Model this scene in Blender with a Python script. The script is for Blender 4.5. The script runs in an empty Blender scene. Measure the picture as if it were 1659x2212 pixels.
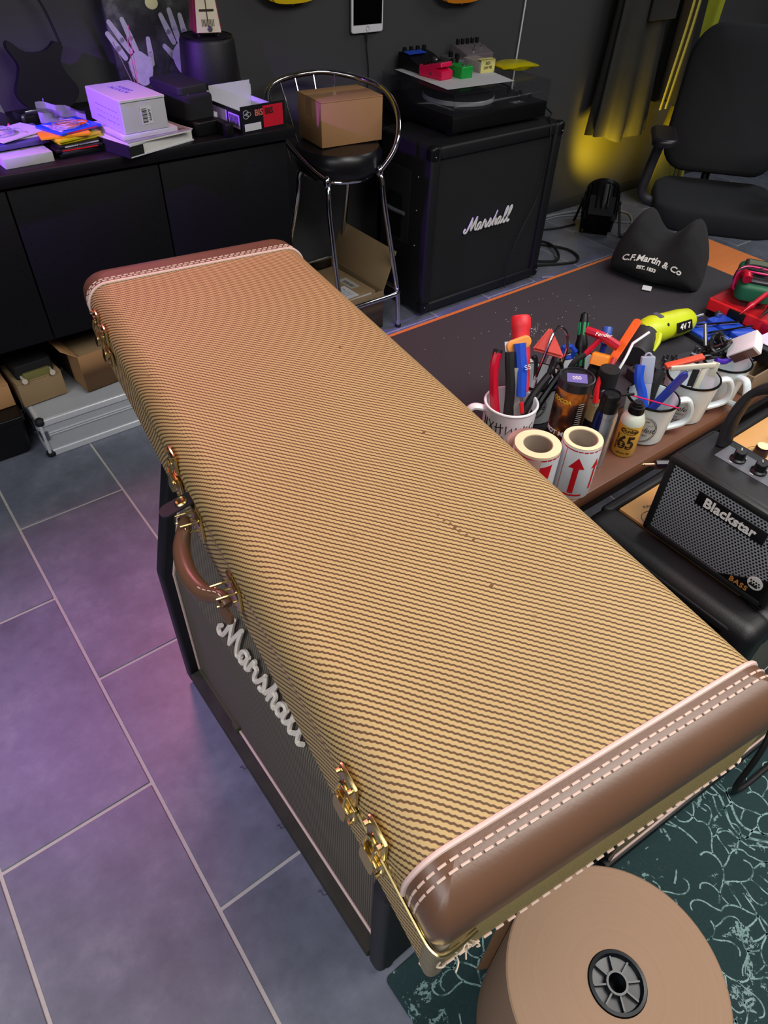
import bpy, bmesh, math, random
from mathutils import Matrix, Vector, Euler
PI = math.pi
rnd = random.Random(7)
scene = bpy.context.scene
COL = scene.collection

# ------------------------------------------------------------------ camera
cam_data = bpy.data.cameras.new('camera')
cam = bpy.data.objects.new('camera', cam_data)
COL.objects.link(cam)
yaw, pitch, roll = map(math.radians, (38.893, 43.642, 2.4925))
fw = Vector((math.sin(yaw)*math.cos(pitch), math.cos(yaw)*math.cos(pitch), -math.sin(pitch)))
r0 = Vector((math.cos(yaw), -math.sin(yaw), 0)); u0 = r0.cross(fw)
rr = r0*math.cos(roll)+u0*math.sin(roll); uu = -r0*math.sin(roll)+u0*math.cos(roll)
mw = Matrix((( rr.x, uu.x, -fw.x, 0), (rr.y, uu.y, -fw.y, 0), (rr.z, uu.z, -fw.z, 1.5), (0, 0, 0, 1)))
cam.matrix_world = mw
cam_data.sensor_fit = 'VERTICAL'
cam_data.sensor_height = 36.0
cam_data.lens = 36.0*1478.1/2212
cam_data.clip_start = 0.02
scene.camera = cam

# ------------------------------------------------------------------ world, lights, exposure
world = bpy.data.worlds.new('world'); scene.world = world; world.use_nodes = True
world.node_tree.nodes['Background'].inputs[0].default_value = (0.75, 0.8, 0.9, 1)
world.node_tree.nodes['Background'].inputs[1].default_value = 0.05
vs = scene.view_settings
vs.view_transform = 'Standard'; vs.look = 'None'; vs.exposure = 0.0; vs.gamma = 1.0
try: vs.use_curve_mapping = False
except Exception: pass
try: scene.cycles.max_bounces = 6; scene.cycles.use_denoising = True
except Exception: pass

def light(name, kind, loc, target, power, color, **kw):
    d = bpy.data.lights.new(name, kind); d.energy = power; d.color = color
    for k, v in kw.items(): setattr(d, k, v)
    o = bpy.data.objects.new(name, d); COL.objects.link(o); o.location = loc
    o.rotation_euler = (Vector(target)-Vector(loc)).to_track_quat('-Z', 'Y').to_euler()
    return o
WHITE = (1.0, 0.96, 0.91)
CP = [((1.25, -0.25, 2.62), 50, WHITE), ((-0.9, -0.8, 2.62), 22, (0.95, 0.97, 1.0)), ((2.6, -1.0, 2.62), 34, WHITE), ((3.9, 1.2, 2.62), 20, (0.93, 0.96, 1.0)), ((-1.55, 0.35, 2.2), 36, (0.93, 0.96, 1.0))]  # ceiling panels; the last is an added fill brightening left-facing sides
for p_, e_, c_ in CP:
    light('ceiling_and_fill_light', 'AREA', p_, (p_[0], p_[1], 0), e_, c_, shape='RECTANGLE', size=1.3, size_y=1.1)
light('purple_stage_spot', 'SPOT', (-1.1, 1.92, 1.90), (0.52, 2.33, 0.88), 430, (0.32, 0.09, 1.0), spot_size=math.radians(28), spot_blend=0.7, shadow_soft_size=0.03)
light('purple_stage_spot', 'SPOT', (-0.6, 2.60, 2.5), (0.14, 1.14, 0.0), 135, (0.62, 0.20, 1.0), spot_size=math.radians(27), spot_blend=1.0, shadow_soft_size=0.22)
light('magenta_stage_spot', 'SPOT', (0.75, 2.62, 2.5), (0.62, 1.35, 0.9), 160, (1.0, 0.26, 0.38), spot_size=math.radians(60), spot_blend=1.0, shadow_soft_size=0.2)

# ------------------------------------------------------------------ helpers
def lin(h):
    h = h.lstrip('#'); o = []
    for i in (0, 2, 4):
        c = int(h[i:i+2], 16)/255.0
        o.append(c/12.92 if c <= 0.04045 else ((c+0.055)/1.055)**2.4)
    return (o[0], o[1], o[2], 1.0)

class NT:
    def __init__(s, name):
        s.m = bpy.data.materials.new(name); s.m.use_nodes = True; s.t = s.m.node_tree
        s.b = s.t.nodes['Principled BSDF']
    def n(s, typ, **kw):
        x = s.t.nodes.new(typ)
        for k, v in kw.items():
            if k.startswith('i_'): x.inputs[k[2:].replace('_', ' ')].default_value = v
            else: setattr(x, k, v)
        return x
    def l(s, a, b): s.t.links.new(a, b)
    def math(s, op, a, b=None, c=None):
        x = s.n('ShaderNodeMath', operation=op)
        for i, v in enumerate((a, b, c)):
            if v is None: continue
            if isinstance(v, (int, float)): x.inputs[i].default_value = v
            else: s.l(v, x.inputs[i])
        return x.outputs[0]
    def coord(s): return s.n('ShaderNodeTexCoord').outputs['Object']
    def xyz(s):
        x = s.n('ShaderNodeSeparateXYZ'); s.l(s.coord(), x.inputs[0]); return x.outputs
    def noise(s, scale, detail=4, vec=None, rough=.55):
        x = s.n('ShaderNodeTexNoise'); x.inputs['Scale'].default_value = scale; x.inputs['Detail'].default_value = detail
        x.inputs['Roughness'].default_value = rough
        s.l(vec if vec is not None else s.coord(), x.inputs['Vector']); return x.outputs['Fac']
    def ramp(s, fac, stops):
        r = s.n('ShaderNodeValToRGB'); e = r.color_ramp.elements
        while len(e) < len(stops): e.new(0.5)
        for k, (p, c) in enumerate(stops):
            e[k].position = p; e[k].color = lin(c) if isinstance(c, str) else c
        s.l(fac, r.inputs[0]); return r.outputs[0]
    def mix(s, fac, a, b):
        x = s.n('ShaderNodeMix', data_type='RGBA')
        for i, v in ((0, fac), (6, a), (7, b)):
            if isinstance(v, str): x.inputs[i].default_value = lin(v)
            elif isinstance(v, (int, float)): x.inputs[i].default_value = v
            elif isinstance(v, tuple): x.inputs[i].default_value = v
            else: s.l(v, x.inputs[i])
        return x.outputs[2]
    def bump(s, h, strength=.3, dist=.002):
        x = s.n('ShaderNodeBump'); x.inputs['Strength'].default_value = strength; x.inputs['Distance'].default_value = dist
        s.l(h, x.inputs['Height']); s.l(x.outputs[0], s.b.inputs['Normal'])
    def col(s, c): s.l(c, s.b.inputs['Base Color'])
    def set(s, **kw):
        for k, v in kw.items(): s.b.inputs[k.replace('_', ' ')].default_value = v

MATS = {}
def mat(name, color, rough=.5, metal=0., noise=None, bump=None, spec=.5, **kw):
    if name in MATS: return MATS[name]
    t = NT(name); t.set(Base_Color=lin(color), Roughness=rough, Metallic=metal)
    t.b.inputs['Specular IOR Level'].default_value = spec
    ns = noise or (30, .12)
    f = t.noise(ns[0], 5)
    c = lin(color); a = ns[1]
    dark = tuple(max(0, x*(1-a)) for x in c[:3])+(1,); lite = tuple(min(1, x*(1+a)) for x in c[:3])+(1,)
    t.col(t.mix(f, dark, lite))
    if bump: t.bump(t.noise(bump[0], 3), bump[1], .001)
    for k, v in kw.items(): t.b.inputs[k.replace('_', ' ')].default_value = v
    MATS[name] = t.m; return t.m

def TR(x=0, y=0, z=0, rx=0, ry=0, rz=0):
    return Matrix.Translation((x, y, z)) @ Euler((math.radians(rx), math.radians(ry), math.radians(rz))).to_matrix().to_4x4()
def AIM(p, q):
    p = Vector(p); q = Vector(q)
    return Matrix.Translation(p) @ (q-p).to_track_quat('Z', 'Y').to_matrix().to_4x4()
def cr(pts, n=6, closed=False):
    P = [Vector(p) for p in pts]; N = len(P); out = []
    R = range(N if closed else N-1)
    for i in R:
        if closed: a, b, c, d = P[(i-1) % N], P[i], P[(i+1) % N], P[(i+2) % N]
        else: a, b, c, d = P[max(0, i-1)], P[i], P[i+1], P[min(N-1, i+2)]
        for k in range(n):
            t = k/n
            out.append(0.5*((2*b)+(c-a)*t+(2*a-5*b+4*c-d)*t*t+(3*b-a-3*c+d)*t**3))
    if not closed: out.append(P[-1])
    return out

class B:
    def __init__(s): s.bm = bmesh.new(); s.mi = 0
    def _fin(s, nf, verts=None, m=None):
        if m is not None and verts: bmesh.ops.transform(s.bm, matrix=m, verts=verts)
        if s.mi:
            for f in list(s.bm.faces)[nf:]: f.material_index = s.mi
    def box(s, sx, sy, sz, m=None, bev=0, seg=2):
        nf = len(s.bm.faces)
        r = bmesh.ops.create_cube(s.bm, size=1, matrix=Matrix.Diagonal((sx, sy, sz, 1)))
        vs_ = r['verts']
        if bev:
            es = list({e for v in vs_ for e in v.link_edges})
            g = bmesh.ops.bevel(s.bm, geom=es, offset=bev, segments=seg, profile=.5, affect='EDGES')
            vs_ = list({v for f in list(s.bm.faces)[nf:] for v in f.verts}) if False else None
            if vs_ is None:
                s.bm.faces.ensure_lookup_table()
                vs_ = list({v for f in s.bm.faces[nf:] for v in f.verts})
        s._fin(nf, vs_, m); return s
    def bx(s, x0, x1, y0, y1, z0, z1, bev=0, m=None, seg=2):
        k = TR((x0+x1)/2, (y0+y1)/2, (z0+z1)/2)
        return s.box(x1-x0, y1-y0, z1-z0, (m @ k) if m else k, bev, seg)
    def rings(s, rings, cap0=True, cap1=True, closed=True, m=None):
        nf = len(s.bm.faces); V = []
        for r in rings: V.append([s.bm.verts.new((m @ Vector(p)) if m else p) for p in r])
        n = len(V[0])
        for a, b in zip(V[:-1], V[1:]):
            for i in range(n if closed else n-1):
                j = (i+1) % n
                try: s.bm.faces.new((a[i], a[j], b[j], b[i]))
                except ValueError: pass
        if cap0: s.bm.faces.new(list(reversed(V[0])))
        if cap1: s.bm.faces.new(V[-1])
        s._fin(nf); return s
    def lathe(s, prof, seg=24, m=None, cap0=True, cap1=True):
        R = [[(max(r, 1e-5)*math.cos(2*PI*i/seg), max(r, 1e-5)*math.sin(2*PI*i/seg), z) for i in range(seg)] for r, z in prof]
        return s.rings(R, cap0, cap1, True, m)
    def cyl(s, r, h, m=None, seg=20, r2=None, bev=0):
        r2 = r if r2 is None else r2
        p = [(r, 0), (r2, h)] if not bev else [(r-bev, 0), (r, bev), (r2, h-bev), (r2-bev, h)]
        return s.lathe(p, seg, m)
    def tube(s, pts, r, seg=8, closed=False, m=None, cap=True, flat=None):
        P = [Vector(p) for p in pts]; N = len(P)
        if m: P = [m @ p for p in P]
        R = []; up = None
        for i, p in enumerate(P):
            a = P[(i-1) % N] if (closed or i > 0) else p
            b = P[(i+1) % N] if (closed or i < N-1) else p
            t = (b-a)
            t = t.normalized() if t.length > 1e-9 else Vector((0, 0, 1))
            if up is None:
                up = Vector((0, 0, 1)) if abs(t.z) < .9 else Vector((1, 0, 0))
            x = up - t*up.dot(t)
            x = x.normalized() if x.length > 1e-6 else t.orthogonal().normalized()
            up = x; y = t.cross(x)
            ri = r[i] if isinstance(r, (list, tuple)) else r
            R.append([p + x*(ri*math.cos(2*PI*k/seg)) + y*(ri*math.sin(2*PI*k/seg)) for k in range(seg)])
        if closed: R.append(R[0]); return s.rings(R, False, False)
        return s.rings(R, cap, cap)
    def prism(s, poly, h, m=None):
        return s.rings([[(x, y, 0) for x, y in poly], [(x, y, h) for x, y in poly]], m=m)
    def rbox(s, x0, x1, y0, y1, z0, z1, R=.02, rt=.0, rb=.0, n=5, m=None):
        lv = []
        if rb:
            for k in range(n+1):
                a = PI/2*k/n; lv.append((rb*(1-math.sin(a)), z0+rb*(1-math.cos(a))))
        else: lv.append((0, z0))
        if rt:
            for k in range(n+1):
                a = PI/2*k/n; lv.append((rt*(1-math.cos(a)), z1-rt*(1-math.sin(a))))
        else: lv.append((0, z1))
        rg = []
        if rb: lv.insert(0, (rb+.0015, z0))
        if rt: lv.append((rt+.0015, z1))
        for ins, z in lv: rg.append([(x, y, z) for x, y in rrect(x0+ins, x1-ins, y0+ins, y1-ins, max((R[0] if isinstance(R, tuple) else R)-ins*.6, .0005), Rf=max(R[1]-ins*.6, .0005) if isinstance(R, tuple) else None)])
        return s.rings(rg, m=m)
    def sphere(s, r, m=None, seg=16, sq=(1, 1, 1)):
        k = max(6, seg//2)
        prof = [(math.sin(PI*i/k), -math.cos(PI*i/k)) for i in range(k+1)]
        M_ = Matrix.Diagonal((r*sq[0], r*sq[1], r*sq[2], 1))
        return s.lathe(prof, seg, (m @ M_) if m else M_, False, False)

def rrect(x0, x1, y0, y1, R, n=6, Rf=None):
    mx = min((x1-x0)/2-1e-4, (y1-y0)/2-1e-4); R = min(R, mx); F = R if Rf is None else min(Rf, mx); out = []
    for cx, cy, a0 in ((x1-F, y1-F, 0), (x0+F, y1-F, 90), (x0+R, y0+R, 180), (x1-R, y0+R, 270)):
        r_ = F if a0 < 180 else R
        for k in range(n+1):
            a = math.radians(a0+90*k/n); out.append((cx+r_*math.cos(a), cy+r_*math.sin(a)))
    return out

def link(name, data, parent=None):
    o = bpy.data.objects.new(name, data); COL.objects.link(o)
    if parent is not None: o.parent = parent
    return o
def obj(name, b, m, parent=None, kind=None, label=None, ang=38, loc=None):
    bm = b.bm
    bmesh.ops.remove_doubles(bm, verts=bm.verts, dist=1e-6)
    bmesh.ops.recalc_face_normals(bm, faces=bm.faces)
    ca = math.radians(ang)
    for f in bm.faces: f.smooth = True
    for e in bm.edges:
        if len(e.link_faces) == 2 and e.calc_face_angle(0) > ca: e.smooth = False
    me = bpy.data.meshes.new(name); bm.to_mesh(me); bm.free()
    for x in (m if isinstance(m, (list, tuple)) else [m]): me.materials.append(x)
    o = link(name, me, parent)
    if kind: o['kind'] = kind
    if label: o['label'] = label
    if loc: o.location = loc
    return o
def thing(name, label, cat, loc=(0, 0, 0), rz=0, group=None, rot=None):
    o = link(name, None); o.empty_display_size = .05
    o.location = loc; o.rotation_euler = rot if rot else (0, 0, math.radians(rz))
    o['label'] = label; o['category'] = cat
    if group: o['group'] = group
    return o
def single(name, b, m, label, cat, loc=(0, 0, 0), rz=0, group=None, rot=None):
    o = obj(name, b, m); o.location = loc; o.rotation_euler = rot if rot else (0, 0, math.radians(rz))
    o['label'] = label; o['category'] = cat
    if group: o['group'] = group
    return o
def struct(name, b, m, loc=None):
    o = obj(name, b, m, loc=loc); o['kind'] = 'structure'; return o
def dup(o, loc=None, rz=None, label=None, parent=None):
    c = o.copy(); COL.objects.link(c); c.parent = parent
    if loc is not None: c.location = loc
    if rz is not None: c.rotation_euler = (0, 0, math.radians(rz))
    if label: c['label'] = label
    for ch in list(o.children): dup(ch, parent=c)
    return c
def text(name, s, size, m, parent, M_, ext=.0006, shear=0, align='CENTER', warp=None, sx=1, bold=0, spacing=1, label=None):
    cu = bpy.data.curves.new('t', 'FONT'); cu.body = s; cu.size = size; cu.extrude = ext; cu.shear = shear
    cu.align_x = align; cu.align_y = 'CENTER'; cu.offset = bold; cu.space_character = spacing; cu.resolution_u = 3
    t = bpy.data.objects.new('t', cu)
    me = bpy.data.meshes.new_from_object(t); bpy.data.objects.remove(t); bpy.data.curves.remove(cu)
    for v in me.vertices:
        p = Vector((v.co.x*sx, v.co.y, v.co.z))
        if warp: p = warp(p)
        v.co = M_ @ p
    me.name = name; me.materials.clear(); me.materials.append(m)
    o = link(name, me, parent)
    if label: o['label'] = label
    return o
def cylwarp(r, r2=None, h=1):
    """text plane x,y wrapped on a vertical cylinder of radius r facing -y; y becomes z"""
    def f(p):
        rad = (r if r2 is None else r+(r2-r)*(p.y/h))+p.z
        a = p.x/r
        return Vector((rad*math.sin(a), -rad*math.cos(a), p.y))
    return f

def script_marshall():
    S = [[(.0, .30), (-.12, .16), (-.06, .0), (.10, .0), (.26, .22), (.56, 1.0)], [(.56, 1.0), (.55, .55), (.60, .05)],
         [(.60, .05), (.82, .55), (1.05, 1.0)], [(1.05, 1.0), (1.0, .5), (1.04, .12), (1.16, .03), (1.3, .2)]]
    def a(x): return [[(x+.42, .42), (x+.28, .52), (x+.10, .40), (x+.04, .15), (x+.15, .0), (x+.3, .12), (x+.44, .48)],
                      [(x+.44, .48), (x+.39, .15), (x+.46, .01), (x+.62, .15)]]
    def l(x): return [[(x, .12), (x+.24, .55), (x+.40, .98), (x+.35, 1.14), (x+.24, .98), (x+.15, .45), (x+.17, .07), (x+.28, .0), (x+.42, .14)]]
    S += a(1.22)
    x = 1.80; S += [[(x, .12), (x+.14, .56), (x+.2, .6), (x+.2, .45), (x+.36, .45), (x+.33, .15), (x+.42, .02), (x+.56, .16)]]
    x = 2.34; S += [[(x, .12), (x+.2, .45), (x+.26, .6), (x+.34, .3), (x+.30, .04), (x+.12, .02)], [(x+.32, .06), (x+.5, .14)]]
    x = 2.80; S += [[(x, .12), (x+.26, .6), (x+.42, 1.08)], [(x+.42, 1.08), (x+.27, .5), (x+.16, 0)],
                    [(x+.19, .15), (x+.34, .46), (x+.46, .42), (x+.42, .15), (x+.5, .01), (x+.64, .15)]]
    S += a(3.40)
    S += l(3.98); S += l(4.40)
    return S
def marshall_logo(name, parent, M_, width, r, m, hs=1.05):
    k = width/4.95; b = B()
    for st in script_marshall():
        pts = cr([((x+.18*y-2.4)*k, (y-.5)*k*hs, 0) for x, y in st], 5)
        b.tube(pts, r, 6, m=M_)
    return obj(name, b, m, parent)

# ------------------------------------------------------------------ materials
def m_tolex(name, c, sc=350, bs=.5, rough=.55):
    t = NT(name); t.set(Roughness=rough)
    n = t.noise(sc, 3); t.col(t.mix(t.noise(12, 3), c, tuple(x*1.5 for x in lin(c)[:3])+(1,))); t.bump(n, bs, .001); return t.m
TOLEX = m_tolex('black_tolex', '#0a0a0c'); TOLEX2 = m_tolex('black_leatherette', '#0a0a0e', 500, .35, .5)
BLACK = mat('black_plastic', '#0a0a0c', .4, spec=.35); BLACKM = mat('black_matt', '#0b0b0d', .8); SCREEN = mat('dark_glass', '#050506', .08)
CHROME = mat('chrome', '#d8d8dc', .12, 1.0, noise=(80, .03)); STEEL = mat('steel', '#a9abb0', .3, 1.0)
GOLD = mat('brass', '#e0c88c', .25, 1.0, noise=(60, .05)); WHITEM = mat('white_plastic', '#e6e6ea', .35, noise=(20, .03))
WPAPER = mat('white_paper', '#c8c8cc', .7, noise=(40, .04)); GREYC = mat('grey_card', '#8f8d88', .8)
KRAFT = mat('kraft_card', '#ab8054', .8, noise=(8, .08), bump=(90, .1)); KRAFT2 = mat('dull_kraft_card', '#8a7352', .85, noise=(9, .1))
RED = mat('red_plastic', '#d81e26', .35, noise=(20, .06)); RED2 = mat('crimson_plastic', '#b80d2c', .3); ORANGE = mat('orange_plastic', '#f2631a', .4)
BLUE = mat('blue_plastic', '#1f4bc0', .35); NAVY = mat('navy_plastic', '#1d2f8c', .4); GREEN = mat('green_plastic', '#118a52', .4)
LIME = mat('lime_plastic', '#c8d61a', .45); PINK = mat('pink_enamel', '#e01450', .35, noise=(30, .08)); GREENE = mat('green_enamel', '#129a3c', .35)
INK = mat('black_ink', '#0c0c0e', .6); ENAMEL = mat('white_enamel', '#cfd9dc', .18, noise=(10, .02)); RIM = mat('black_enamel_rim', '#101010', .12)
CREAM = mat('cream_stitching', '#d3b9a8', .7); PIPING = mat('pale_piping', '#d9bcb2', .45, noise=(20, .03)); WHITEL = mat('white_lettering', '#e4e1dc', .45, noise=(20, .03))
RUBBER = mat('black_rubber', '#0d0d0f', .65); GREYP = mat('grey_plastic', '#55565c', .5); YEL = mat('yellow_plastic', '#e0c419', .4)
LEATHER = mat('brown_leather', '#634634', .36, noise=(7, .18), bump=(260, .12))
FABRIC = mat('black_fabric', '#131316', .95, noise=(200, .25), bump=(400, .4)); MESHF = mat('chair_mesh_fabric', '#0e0f13', .9, noise=(300, .3), bump=(700, .4))
def m_clear(name, c, alpha):
    t = NT(name); t.set(Base_Color=lin(c), Roughness=.06, Alpha=alpha); return t.m
CLEAR = m_clear('clear_smoked_acrylic', '#3a3a40', .13); BAGC = m_clear('clear_poly_bag', '#b9b5c8', .42); FROST = m_clear('frosted_plastic', '#b4b9cc', .75)

t = NT('tweed'); x, y, z = t.xyz()
side = t.math('SUBTRACT', 1.0, t.math('MULTIPLY', t.math('GREATER_THAN', x, .221), 2.0))       # +1 on the left half, -1 on the right
u = t.math('ADD', x, t.math('MULTIPLY', t.math('MINIMUM', t.math('SUBTRACT', z, .150), 0.0), side))
lo = t.math('MULTIPLY', t.math('ADD', u, t.math('MULTIPLY', y, .93)), 1/(.0065*1.366))
wob = t.math('MULTIPLY', t.math('SUBTRACT', t.noise(9, 2), .5), 1.0)
tooth = t.math('MULTIPLY', t.math('PINGPONG', t.math('MULTIPLY', t.math('SUBTRACT', u, y), 230), 1.0), .16)
fr = t.math('FRACT', t.math('ADD', t.math('ADD', lo, wob), tooth))
tri = t.math('ABSOLUTE', t.math('SUBTRACT', fr, .5))
light_ = t.mix(t.noise(5, 3), '#ab905e', '#ba9f6b')
thr = t.n('ShaderNodeMapRange'); thr.inputs['From Min'].default_value = .13; thr.inputs['From Max'].default_value = .23
t.l(tri, thr.inputs['Value'])
grime = t.math('GREATER_THAN', t.noise(26, 4), .72)
t.col(t.mix(t.math('MULTIPLY', grime, .35), t.mix(thr.outputs[0], '#54391c', light_), '#6f5030')); t.set(Roughness=.62); t.bump(thr.outputs[0], .5, .0008)
TWEED = t.m
t = NT('plain_tweed'); t.set(Roughness=.8); t.col(t.mix(t.noise(400, 2), '#8f7d45', '#c4ad6c')); t.bump(t.noise(500, 2), .4, .001); TWEEDP = t.m

t = NT('slate_tile'); t.set(Roughness=.42)
geo = t.n('ShaderNodeNewGeometry').outputs['Position']
oi = t.n('ShaderNodeObjectInfo').outputs['Random']
vec = t.n('ShaderNodeVectorMath', operation='ADD'); t.l(geo, vec.inputs[0])
cm = t.n('ShaderNodeCombineXYZ'); t.l(t.math('MULTIPLY', oi, 37.0), cm.inputs[2]); t.l(cm.outputs[0], vec.inputs[1])
n1 = t.noise(4.5, 9, vec.outputs[0], .68); n2 = t.noise(14, 6, vec.outputs[0], .7)
f = t.math('ADD', t.math('MULTIPLY', n1, .65), t.math('MULTIPLY', n2, .35))
t.col(t.ramp(f, [(.33, '#575a66'), (.46, '#666a77'), (.54, '#6f7381'), (.66, '#82858f')])); t.bump(n2, .12, .001); TILE = t.m
GROUT = mat('pale_grout', '#b5b2ac', .85, noise=(60, .1))
WALL = mat('charcoal_wall_paint', '#3f3f41', .75, noise=(3, .06), bump=(300, .1))

t = NT('rug_pile'); t.set(Roughness=.95); c = t.coord()
wv = t.n('ShaderNodeVectorMath', operation='ADD'); nz = t.n('ShaderNodeTexNoise'); nz.inputs['Scale'].default_value = 9; t.l(c, nz.inputs['Vector'])
sc_ = t.n('ShaderNodeVectorMath', operation='SCALE'); sc_.inputs['Scale'].default_value = .12; t.l(nz.outputs['Color'], sc_.inputs[0]); t.l(c, wv.inputs[0]); t.l(sc_.outputs[0], wv.inputs[1])
blotch = t.math('MULTIPLY', t.math('GREATER_THAN', t.noise(11, 8, wv.outputs[0], .7), .60), t.math('GREATER_THAN', t.noise(160, 3), .46))
base = t.mix(t.noise(240, 3), '#172d2f', '#223e40')
t.col(t.mix(blotch, base, '#7e9a98')); t.bump(t.noise(500, 2), .6, .002); RUG = t.m
t = NT('pale_rug_pile'); t.set(Roughness=.95); t.col(t.ramp(t.noise(34, 5, None, .7), [(.40, '#33504f'), (.50, '#7e9c9a'), (.7, '#93afad')])); t.bump(t.noise(500, 2), .5, .001); RUGL = t.m

def m_stripe(name, a, b, freq, axis=1, rough=.8, amt=.5):
    t = NT(name); t.set(Roughness=rough); o = t.xyz()
    f = t.math('PINGPONG', t.math('MULTIPLY', o[axis], freq), 1.0)
    f2 = t.math('PINGPONG', t.math('MULTIPLY', o[2], freq*2.2), 1.0)
    t.col(t.mix(t.math('MULTIPLY', t.math('ADD', f, t.math('MULTIPLY', f2, .5)), .66), a, b)); t.bump(f, .4, .001); return t.m
GRILLE = m_stripe('salt_and_pepper_grille_cloth', '#0a0908', '#857b6c', 330); GRILLEB = m_stripe('black_grille_cloth', '#0d0d0e', '#19191a', 300, 0)
GRILLET = m_stripe('tan_grille_cloth', '#6c6248', '#9c8f6a', 400, 0); GRILLED = m_stripe('dark_grille_cloth', '#15170f', '#7a7f74', 330, 0)

t = NT('hex_steel_mesh'); t.set(Roughness=.4, Metallic=.6); o = t.xyz()
a_ = t.math('MULTIPLY', o[1], 1/.0060); b_ = t.math('MULTIPLY', o[2], 1/.0104)
def dots(ax, by):
    p = t.math('SUBTRACT', t.math('FRACT', ax), .5); q = t.math('MULTIPLY', t.math('SUBTRACT', t.math('FRACT', by), .5), 1.73)
    return t.math('ADD', t.math('MULTIPLY', p, p), t.math('MULTIPLY', q, q))
d = t.math('MINIMUM', dots(a_, b_), dots(t.math('ADD', a_, .5), t.math('ADD', b_, .5)))
hole = t.math('LESS_THAN', d, .095)
t.col(t.mix(hole, '#a2a3aa', '#050505')); t.l(t.math('MULTIPLY', t.math('SUBTRACT', 1.0, hole), .2), t.b.inputs['Metallic']); t.bump(t.math('SUBTRACT', 1.0, hole), .6, .001); HEXM = t.m

def m_wood(name, a, b, axis=0, sc=60, rough=.45):
    t = NT(name); t.set(Roughness=rough); mp = t.n('ShaderNodeMapping'); s = [sc]*3; s[axis] = 3
    mp.inputs['Scale'].default_value = s; t.l(t.coord(), mp.inputs[0]); t.col(t.mix(t.noise(1, 6, mp.outputs[0], .65), a, b)); return t.m
WOOD = m_wood('brown_desk_laminate', '#573526', '#6d4632'); WOODO = m_wood('light_tinted_desk_laminate', '#b4602c', '#cf7a3c', 0, 40)  # one desk laminate in two tones; magenta and yellow light put into the orange
MAT = mat('dark_desk_mat', '#29272d', .85, noise=(300, .3), bump=(600, .3))
t = NT('wound_kraft_paper'); t.set(Roughness=.75); o = t.xyz()
r_ = t.math('SQRT', t.math('ADD', t.math('MULTIPLY', o[0], o[0]), t.math('MULTIPLY', o[1], o[1])))
cm = t.n('ShaderNodeCombineXYZ'); t.l(r_, cm.inputs[0])
t.col(t.mix(t.noise(160, 4, cm.outputs[0], .8), '#8b6d55', '#9c7d64')); t.bump(t.noise(420, 2, cm.outputs[0]), .25, .001); ROLLM = t.m

# ================================================================== SETTING
YW = 2.72
b = B(); b.bx(-2.3, 6.0, -2.3, YW, -.05, -.003); floor = struct('floor', b, GROUT)
tile_me = {}
def tile(x0, x1, y0, y1):
    k = (round(x1-x0, 4), round(y1-y0, 4))
    if k not in tile_me:
        tb = B(); tb.box(k[0], k[1], .008, bev=.0012, seg=1); o = obj('tile', tb, TILE, floor); tile_me[k] = o.data
    else: o = link('tile', tile_me[k], floor)
    o.location = ((x0+x1)/2, (y0+y1)/2, -.004)
G = .0040
for ci in range(-7, 19):
    xa = .041+.3215*ci; xb = xa+.3215
    if xb > 6.0 or xa < -2.3: continue
    ph = .51 if ci % 2 == 0 else .829
    k0 = math.floor((-2.2-ph)/.645)
    for k in range(k0, k0+9):
        ya, yb = ph+.645*k, ph+.645*(k+1)
        ya2, yb2 = max(ya, -2.25), min(yb, YW)
        if yb2-ya2 > .05: tile(xa+G, xb-G, ya2+G, yb2-(G if yb2 == yb else 0))
def wall(name, *a):
    w = B(); w.bx(*a); return struct(name, w, WALL)
wall('wall_back', -2.3, 6.0, YW, YW+.1, -.05, 2.7)
wall('wall_left', -2.4, -2.3, -2.3, YW+.1, -.05, 2.7)
wall('wall_right', 6.0, 6.1, -2.3, YW+.1, -.05, 2.7)
wall('wall_front', -2.4, 6.1, -2.4, -2.3, -.05, 2.7)
b = B(); b.bx(-2.4, 6.1, -2.4, YW+.1, 2.7, 2.8); struct('ceiling', b, mat('grey_ceiling_paint', '#77787c', .9))
b = B(); b.bx(2.66, 6.0, YW-.012, YW, 0, .055, .003); struct('baseboard_back', b, mat('dark_skirting', '#2d2e31', .6))

# rug
rug = thing('rug', 'dark teal rug with pale teal scrollwork beside the slate tiles', 'rug')
b = B(); b.rbox(.232, 3.0, -2.0, .225, 0, .007, .01, .003); obj('rug_pile', b, RUG, rug)
b = B()
def ribbon(pts, w, z=.0074):
    P = cr(pts, 5); L = []; R_ = []
    for i, p in enumerate(P):
        a = P[max(0, i-1)]; c = P[min(len(P)-1, i+1)]; d = (c-a); d = Vector((d.x, d.y, 0)); d = d.normalized() if d.length > 0 else Vector((1, 0, 0)); n = Vector((-d.y, d.x, 0))
        ww = w*(.6+.6*rnd.random())
        L.append((p.x+n.x*ww, p.y+n.y*ww, z)); R_.append((p.x-n.x*ww, p.y-n.y*ww, z))
    for i in range(len(P)-1):
        vs4 = [b.bm.verts.new(q) for q in (L[i], L[i+1], R_[i+1], R_[i])]; b.bm.faces.new(vs4)
def inside(x, y): return .26 < x < 2.9 and -1.6 < y < .19
OCC = {}
def cell(x, y): return (int(x/.011), int(y/.011))
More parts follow.
